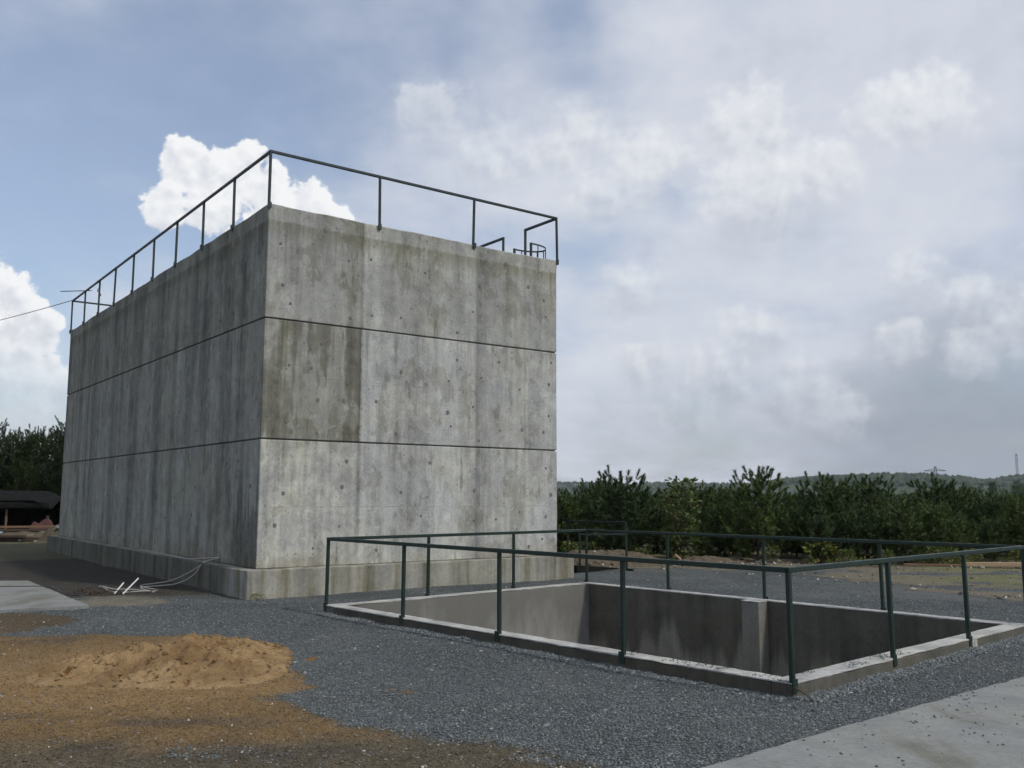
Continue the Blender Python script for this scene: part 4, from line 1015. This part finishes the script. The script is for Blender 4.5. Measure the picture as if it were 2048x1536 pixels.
tag(MB().tube([(-7.02, 16.62, .02), (-6.93, 16.78, .20)], .013, 6).build('plastic_tube', M_WHITE), 'shorter of the two white plastic tubes lying by the cable', 'tube')
tag(MB().tube([(-6.86, 16.60, .02), (-6.70, 16.85, .27)], .013, 6).build('plastic_tube', M_WHITE), 'longer of the two white plastic tubes lying by the cable', 'tube')
tw = MB()
for k in range(26):
    x, y = -7.25 + random.gauss(0, .3), 16.6 + random.gauss(0, .16); a = random.uniform(0, 6.28); L_ = random.uniform(.1, .3)
    tw.tube([(x, y, random.uniform(.01, .09)), (x + math.cos(a) * L_ * .5, y + math.sin(a) * L_ * .5, random.uniform(.03, .12)), (x + math.cos(a) * L_, y + math.sin(a) * L_, random.uniform(.01, .06))], .008, 4)
tag(tw.build('debris', M_WOODD), 'small heap of dark twiggy debris beside the white tubes', 'debris', kind='stuff')
tag(MB().tube(spline([(-10.6, 17.2, .065), (-9.6, 17.35, .067), (-8.7, 17.45, .068), (-8.35, 17.2, .066), (-7.9, 16.6, .03), (-7.5, 16.4, .01)]), .010, 6).build('ground_wire', M_WIRE), 'thin dark wire running across the left slab', 'wire')
weed('weed', WEEDS[1], *tdir(-.12, -.42), .30, 'small green weed at the near foot of the plinth', 'weed')

# overhead wire, its pole, and the odds and ends on the far rail
pole = empty('utility_pole', (-33.8, 44.9, 0), 0, 'wooden utility pole carrying the overhead wire, left of the shed', 'pole')
MB().tube([(0, 0, -.5), (0, 0, 9.0)], .14, 10, .10).build('shaft', M_WOODD, pole, smooth=True)
MB().bar((-.6, 0, 8.6), (.6, 0, 8.6), .10).build('crossarm', M_WOODD, pole)
wa_ = Vector(t3(.0, TL, Z3 + RL + .02)); wb_ = Vector((-33.8, 44.9, 8.7)); pts = []
for k in range(21):
    t = k / 20; p_ = wa_.lerp(wb_, t); p_.z -= .25 * 4 * t * (1 - t); pts.append(p_)
tag(MB().tube(pts, .012, 5).build('overhead_wire', M_WIRE), 'thin wire stretched from the far rail corner out to the left', 'wire')
r0 = Vector(t3(-.02, 14.9, Z3 + RL + .05))
tag(MB().tube([r0 + Vector((-.80, .2, .03)), r0 + Vector((.28, -.05, 0))], .014, 6).build('thin_rod', M_WIRE), 'thin rod lying across the far end of the tank rail', 'rod')
hc = t3(-.05, 12.9, Z3 + RL)
tag(MB().tube(spline([(hc[0], hc[1], hc[2]), (hc[0] + .1, hc[1], hc[2] - .15), (hc[0] + .02, hc[1], hc[2] - .3), (hc[0] + .12, hc[1], hc[2] - .42), (hc[0] + .06, hc[1], hc[2] - .52)]), .012, 5).build('hanging_cord', M_RUST), 'short reddish cord hanging from a tank rail post near the far end', 'cord')

# ------------------------------------------------------------------ shed and building materials at the far left
shed = empty('open_shed', (-21.3, 39.8, 0), R(8), 'open-fronted black shed with a sagging tarpaulin roof at the left edge', 'shed')
shed.scale = (.92, .92, .9)
def sheet_grid(name, mat, f, nu_, nv_, parent=None, thick=.03):
    V = [f(i / nu_, j / nv_) for i in range(nu_ + 1) for j in range(nv_ + 1)]; n = len(V)
    F = [(i*(nv_+1)+j, (i+1)*(nv_+1)+j, (i+1)*(nv_+1)+j+1, i*(nv_+1)+j+1) for i in range(nu_) for j in range(nv_)]
    o = MB().add(V, F).build(name, mat, parent, smooth=True)
    md = o.modifiers.new('thickness', 'SOLIDIFY'); md.thickness = thick; return o
def roof_f(u, v):
    x = -3.2 + 5.4 * u; y = -1.7 + 3.6 * v
    z = 2.12 - .75 * max(0, abs(v - .42) - .12) ** 1.0 * 1.9 - .9 * max(0, u - .86) * 3.2 - .04 * math.sin(u * 9) * math.sin(v * 7)
    return (x, y, z)
sheet_grid('roof', M_TARP, roof_f, 22, 14, shed)
for (x, y, zt, mt, w_) in ((.25, -1.5, 1.35, M_WOOD, .075), (-3.0, -1.5, 1.4, M_WOODD, .1), (2.0, -1.5, 1.0, M_WOODD, .1), (-3.0, 1.6, 1.5, M_WOODD, .1), (2.0, 1.6, 1.0, M_WOODD, .1)):
    MB().bar((x, y, -.1), (x, y, zt), w_).build('post', mt, shed, bevel=.006)
sheet_grid('back_wall', M_TARP, lambda u, v: (-3.1 + 5.1 * u, 1.7 + .05 * math.sin(u * 11), 1.5 * v), 12, 4, shed)
sheet_grid('front_curtain', M_TARP, lambda u, v: (-3.1 + 5.2 * u, -1.68 + .05 * math.sin(u * 17), 1.30 + .32 * v), 20, 3, shed, .02)
def cover(name, x, y, z, sx, sy, h, rz, mat, label, cat):
    def f(u, v):
        a, c = u * 2 - 1, v * 2 - 1
        return (a * sx, c * sy, h * max(0, (1 - abs(a) ** 4) * (1 - abs(c) ** 4)) * (.85 + .15 * math.sin(a * 5 + c * 3)) + .02 * math.sin(a * 14) * math.cos(c * 11))
    o = sheet_grid(name, mat, f, 18, 14, None, .02); o.location = (x, y, z); o.rotation_euler = (0, 0, rz); return tag(o, label, cat)
cover('tarpaulin', -20.9, 36.9, .05, .75, .5, .62, .2, M_BLUE, 'pale blue tarpaulin over a small stack in front of the shed', 'tarpaulin')
cover('tarpaulin', -22.0, 36.8, .03, .75, .5, .58, -.1, M_TARP, 'dark tarpaulin heap at the left edge beside the blue tarpaulin', 'tarpaulin')
M_BRICK = paint('faded_red_sheet', (.06, .02, .015), .8)
cover('covered_stack', -18.9, 37.6, .05, .55, .5, .75, .3, M_BRICK, 'faded red covered stack under the right end of the shed', 'stack')
berm('spoil_heap', -18.6, 36.2, 2.6, 1.3, .42, 91, 'rubble heap in front of the shed beside the tank')
n = 260; X = rng.normal(-18.8, 1.3, n); Y = rng.normal(36.0, .7, n); S = rng.uniform(.03, .10, n)
tag(stones('shed_rubble', X, Y, .30 * np.exp(-(((X + 18.6) / 1.6) ** 2 + ((Y - 36.2) / .8) ** 2)) + S * .2, S, M_RUBBLE), 'broken stones on the heap in front of the shed', 'rubble', kind='stuff')
plank('timber', (-21.4, 34.9), (-17.2, 35.2), .25, .16, .02, M_WOODD, 'long dark beam lying across the ground left of the plinth')
plank('timber', (-20.6, 34.7), (-18.2, 34.95), .22, .06, .19, M_WOODD, 'short dark board lying on top of the long dark beam')
plank('timber', (-19.6, 35.6), (-17.4, 36.3), .12, .10, .36, M_WOODD, 'dark plank slanting across the rubble heap')
plank('timber', (-19.7, 35.9), (-17.8, 36.6), .12, .08, .48, M_WOOD, 'brown plank lying uppermost on the rubble heap')
tag(stones('white_block', np.array([-16.85]), np.array([34.6]), np.array([.55]), np.array([.14]), M_COPE), 'single pale stone lying at the far end of the plinth', 'stone')
berm('spoil_heap', -16.9, 34.9, 1.0, .7, .5, 95, 'small earth heap against the far end of the plinth')

# ------------------------------------------------------------------ hills, far woods, pylons
m, g, b, fin = new_mat('hill_cover'); P = g.n('ShaderNodeTexCoord').outputs['Object']
hn = g.noise(P, .012, 6, .6)
M_HILL = fin(g.ramp(hn, [(.35, (.020, .036, .016)), (.58, (.034, .054, .024)), (.74, (.07, .08, .04))]), .95)
m, g, b, fin = new_mat('hill_trees'); sH = g.n('ShaderNodeAttribute', attribute_name='shade').outputs['Fac']
M_HTREE = fin(g.ramp(sH, [(0, (.012, .024, .010)), (.6, (.026, .044, .018)), (1, (.045, .066, .027))]), .9)
hill_pts = []
def hill(az_deg, dist, depth, prof, seed, trees, tree_h):
    """ridge seen from the yard: prof = list of (azimuth, crest height)"""
    na, nd = 120, 26
    A = np.radians(np.linspace(az_deg[0], az_deg[1], na)); D = np.linspace(-1, 1.2, nd)
    AA, DD = np.meshgrid(A, D, indexing='ij')
    crest = np.interp(np.degrees(AA), [p[0] for p in prof], [p[1] for p in prof])
    Rr = dist + DD * depth
    X = np.sin(AA) * Rr; Y = np.cos(AA) * Rr
    Z = crest * np.clip(1 - DD * DD, 0, 1) * (1 + .12 * (fbm(X * .004, Y * .004, seed, 4) - .5)) - 2 * (np.abs(DD) > .98)
    id_ = np.arange(na * nd).reshape(na, nd); F = np.stack([id_[:-1, :-1], id_[1:, :-1], id_[1:, 1:], id_[:-1, 1:]], -1).reshape(-1, 4)
    tag(np_mesh('hill', np.stack([X.ravel(), Y.ravel(), Z.ravel()], -1), F, M_HILL, smooth=True), kind='structure')
    ta_ = np.radians(rng.uniform(az_deg[0], az_deg[1], trees)); td = -.75 + 1.0 * rng.random(trees) ** .7
    cr_ = np.interp(np.degrees(ta_), [p[0] for p in prof], [p[1] for p in prof]); R2 = dist + td * depth
    x, y = np.sin(ta_) * R2, np.cos(ta_) * R2
    z = cr_ * np.clip(1 - td * td, 0, 1) * (1 + .12 * (fbm(x * .004, y * .004, seed, 4) - .5))
    ok_ = fbm(x * .006, y * .006, seed + 5, 3) > .36
    hill_pts.append((x[ok_], y[ok_], z[ok_], tree_h * rng.uniform(.6, 1.25, ok_.sum())))
hill((11, 34), 1450, 330, [(11, 4), (14, 12), (16.5, 22), (18.5, 25), (22, 29), (24, 28), (26, 23), (28, 15), (30, 17), (34, 24)], 5, 5200, 8)
hill((-60, 24), 2150, 260, [(-60, 30), (-30, 24), (-8, 30), (2, 28), (8, 29), (11, 27), (14, 25), (18, 20), (24, 10)], 8, 5200, 8)
hill((26, 62), 1750, 300, [(26, 4), (27.2, 26), (28.5, 31), (31, 36), (40, 44), (62, 30)], 12, 2600, 8)
def crowns(name, pts, label):
    x, y, z, h = [np.concatenate([p[i] for p in pts]) for i in range(4)]; n = len(x); k = 6
    th = np.arange(k) * 2 * np.pi / k
    V = np.zeros((n, 2 * k + 1, 3)); r1 = h[:, None] * rng.uniform(.38, .62, (n, k)); r2 = h[:, None] * rng.uniform(.28, .5, (n, k))
    V[:, :k, 0] = r1 * np.cos(th); V[:, :k, 1] = r1 * np.sin(th); V[:, :k, 2] = h[:, None] * rng.uniform(.1, .3, (n, k))
    V[:, k:2*k, 0] = r2 * np.cos(th + .5); V[:, k:2*k, 1] = r2 * np.sin(th + .5); V[:, k:2*k, 2] = h[:, None] * rng.uniform(.55, .8, (n, k))
    V[:, 2*k, 2] = h * rng.uniform(.9, 1.1, n)
    V += np.stack([x, y, z - .5], -1)[:, None]
    F = []
    for i in range(k): F += [(i, (i+1)%k, k+i), ((i+1)%k, k+(i+1)%k, k+i), (k+i, k+(i+1)%k, 2*k)]
    F = (np.array(F)[None] + (np.arange(n) * (2*k+1))[:, None, None]).reshape(-1, 3)
    return tag(np_mesh(name, V.reshape(-1, 3), F, M_HTREE, attrs={'shade': ('FLOAT', np.repeat(rng.random(n), 2*k+1))}), label, 'forest', kind='stuff')
crowns('hill_forest', hill_pts, 'far forest covering the low hills on the horizon')
# wood on rising ground behind the plantation at the right
def rise(x, y): return 5.2 * sst(x - .28 * y, 10, 75) * sst(y, 60, 150)
n = 75; a = np.linspace(0, 1, n); U, V = np.meshgrid(a, a, indexing='ij'); X = -20 + U * 260; Y = 55 + V * 260
Z = rise(X, Y) * sst(np.minimum(np.minimum(U, 1 - U), np.minimum(V, 1 - V)), 0, .12) - .3
id_ = np.arange(n * n).reshape(n, n); F = np.stack([id_[:-1, :-1], id_[1:, :-1], id_[1:, 1:], id_[:-1, 1:]], -1).reshape(-1, 4)
tag(np_mesh('rising_ground', np.stack([X.ravel(), Y.ravel(), Z.ravel()], -1), F, M_HILL, smooth=True), kind='structure')
def merged_wood():
    pts = []
    while len(pts) < 330:
        y = 44 + 150 * random.random() ** 1.2; x = random.uniform(-.05, .75) * y
        pts.append((x, y, rise(x, y) - .3, random.uniform(.72, .95)))
    src = []
    for cme, _ in PINES[:3]:
        v = np.empty(len(cme.vertices) * 3, np.float32); cme.vertices.foreach_get('co', v); v = v.reshape(-1, 3, 3)
        v = v[rng.permutation(len(v))[:900]]; c = v.mean(1, keepdims=True); src.append(c + (v - c) * 2.6)
    TT = []; SH = []
    for (x, y, z, s) in pts:
        a_ = random.random() * 6.28; q = src[random.randrange(3)] * s; c, s_ = math.cos(a_), math.sin(a_)
        TT.append(np.stack([q[..., 0] * c - q[..., 1] * s_ + x, q[..., 0] * s_ + q[..., 1] * c + y, q[..., 2] + z], -1)); SH.append(np.repeat(np.clip(rng.normal(.45, .25, len(q)), .1, 1), 3))
    TT = np.concatenate(TT).reshape(-1, 3)
    return tag(np_mesh('far_pine_wood', TT, np.arange(len(TT)).reshape(-1, 3), M_NEEDLE, attrs={'shade': ('FLOAT', np.concatenate(SH))}), 'mass of pines rising behind the plantation towards the right', 'wood', kind='stuff')
merged_wood()
def pylon(x, y, z, H, wb, arms, label, mast=False):
    p = empty('pylon' if not mast else 'lattice_mast', (x, y, z), math.atan2(-x, y), label, 'pylon' if not mast else 'mast')
    th = .30 if not mast else .42
    wt_ = wb * (.22 if not mast else .8)
    for sx in (-1, 1):
        for sy in (-1, 1): MB().bar((sx * wb / 2, sy * wb / 2, 0), (sx * wt_ / 2, sy * wt_ / 2, H), th).build('leg', M_GALV, p)
    br = MB(); k = int(H / (wb * .9)) + 2
    for i in range(k):
        z0_, z1_ = H * i / k, H * (i + 1) / k; w0, w1 = wb + (wt_ - wb) * i / k, wb + (wt_ - wb) * (i + 1) / k
        for sy in (-1, 1):
            br.bar((-w0/2, sy*w0/2, z0_), (w1/2, sy*w1/2, z1_), th * .6); br.bar((w0/2, sy*w0/2, z0_), (-w1/2, sy*w1/2, z1_), th * .6)
            br.bar((sy*w0/2, -w0/2, z0_), (sy*w1/2, w1/2, z1_), th * .6)
        br.bar((-w1/2, -w1/2, z1_), (w1/2, -w1/2, z1_), th * .6)
    br.build('bracing', M_GALV, p)
    for (za, ln) in arms:
        ab = MB(); ab.bar((-ln, 0, za), (ln, 0, za), th); ab.bar((-ln, 0, za), (0, 0, za + ln * .22), th * .8); ab.bar((ln, 0, za), (0, 0, za + ln * .22), th * .8); ab.build('crossarm', M_GALV, p)
    return p
def polar(az_, d): return math.sin(R(az_)) * d, math.cos(R(az_)) * d
pylon(*polar(24.6, 560), 0, 18.6, 4.0, [(16.2, 5.6)], 'nearer lattice power pylon with one wide crossarm, in front of the hill')
pylon(*polar(25.45, 700), 0, 13.6, 2.2, [(11.2, 4.0), (12.8, 2.4)], 'smaller pale pylon with two crossarms right of the nearer pylon')
pylon(*polar(28.65, 1700), 22, 50, 3.4, [(38, 2.5), (48, 2.2)], 'tall thin lattice mast on the skyline at the right edge', True)
pylon(*polar(9.6, 2050), 22, 24, 4.5, [(20, 6)], 'tiny hazy pylon on the distant ridge right of the tank')

# ------------------------------------------------------------------ haze
hz = MB(); hz.box(-2900, 2900, -2900, 2900, -4.5, 130)
ho = hz.build('haze', bpy.data.materials.new('haze_air')); hm = ho.data.materials[0]; hm.use_nodes = True; hm.node_tree.nodes.clear()
H_ = NT(hm.node_tree); vo_ = H_.n('ShaderNodeVolumePrincipled', {'Color': (.80, .86, .95), 'Density': .00011, 'Anisotropy': .15}); oo = H_.n('ShaderNodeOutputMaterial')
hm.node_tree.links.new(vo_.outputs[0], oo.inputs[1])
tag(ho, 'thin summer haze over the land', 'haze', kind='stuff')
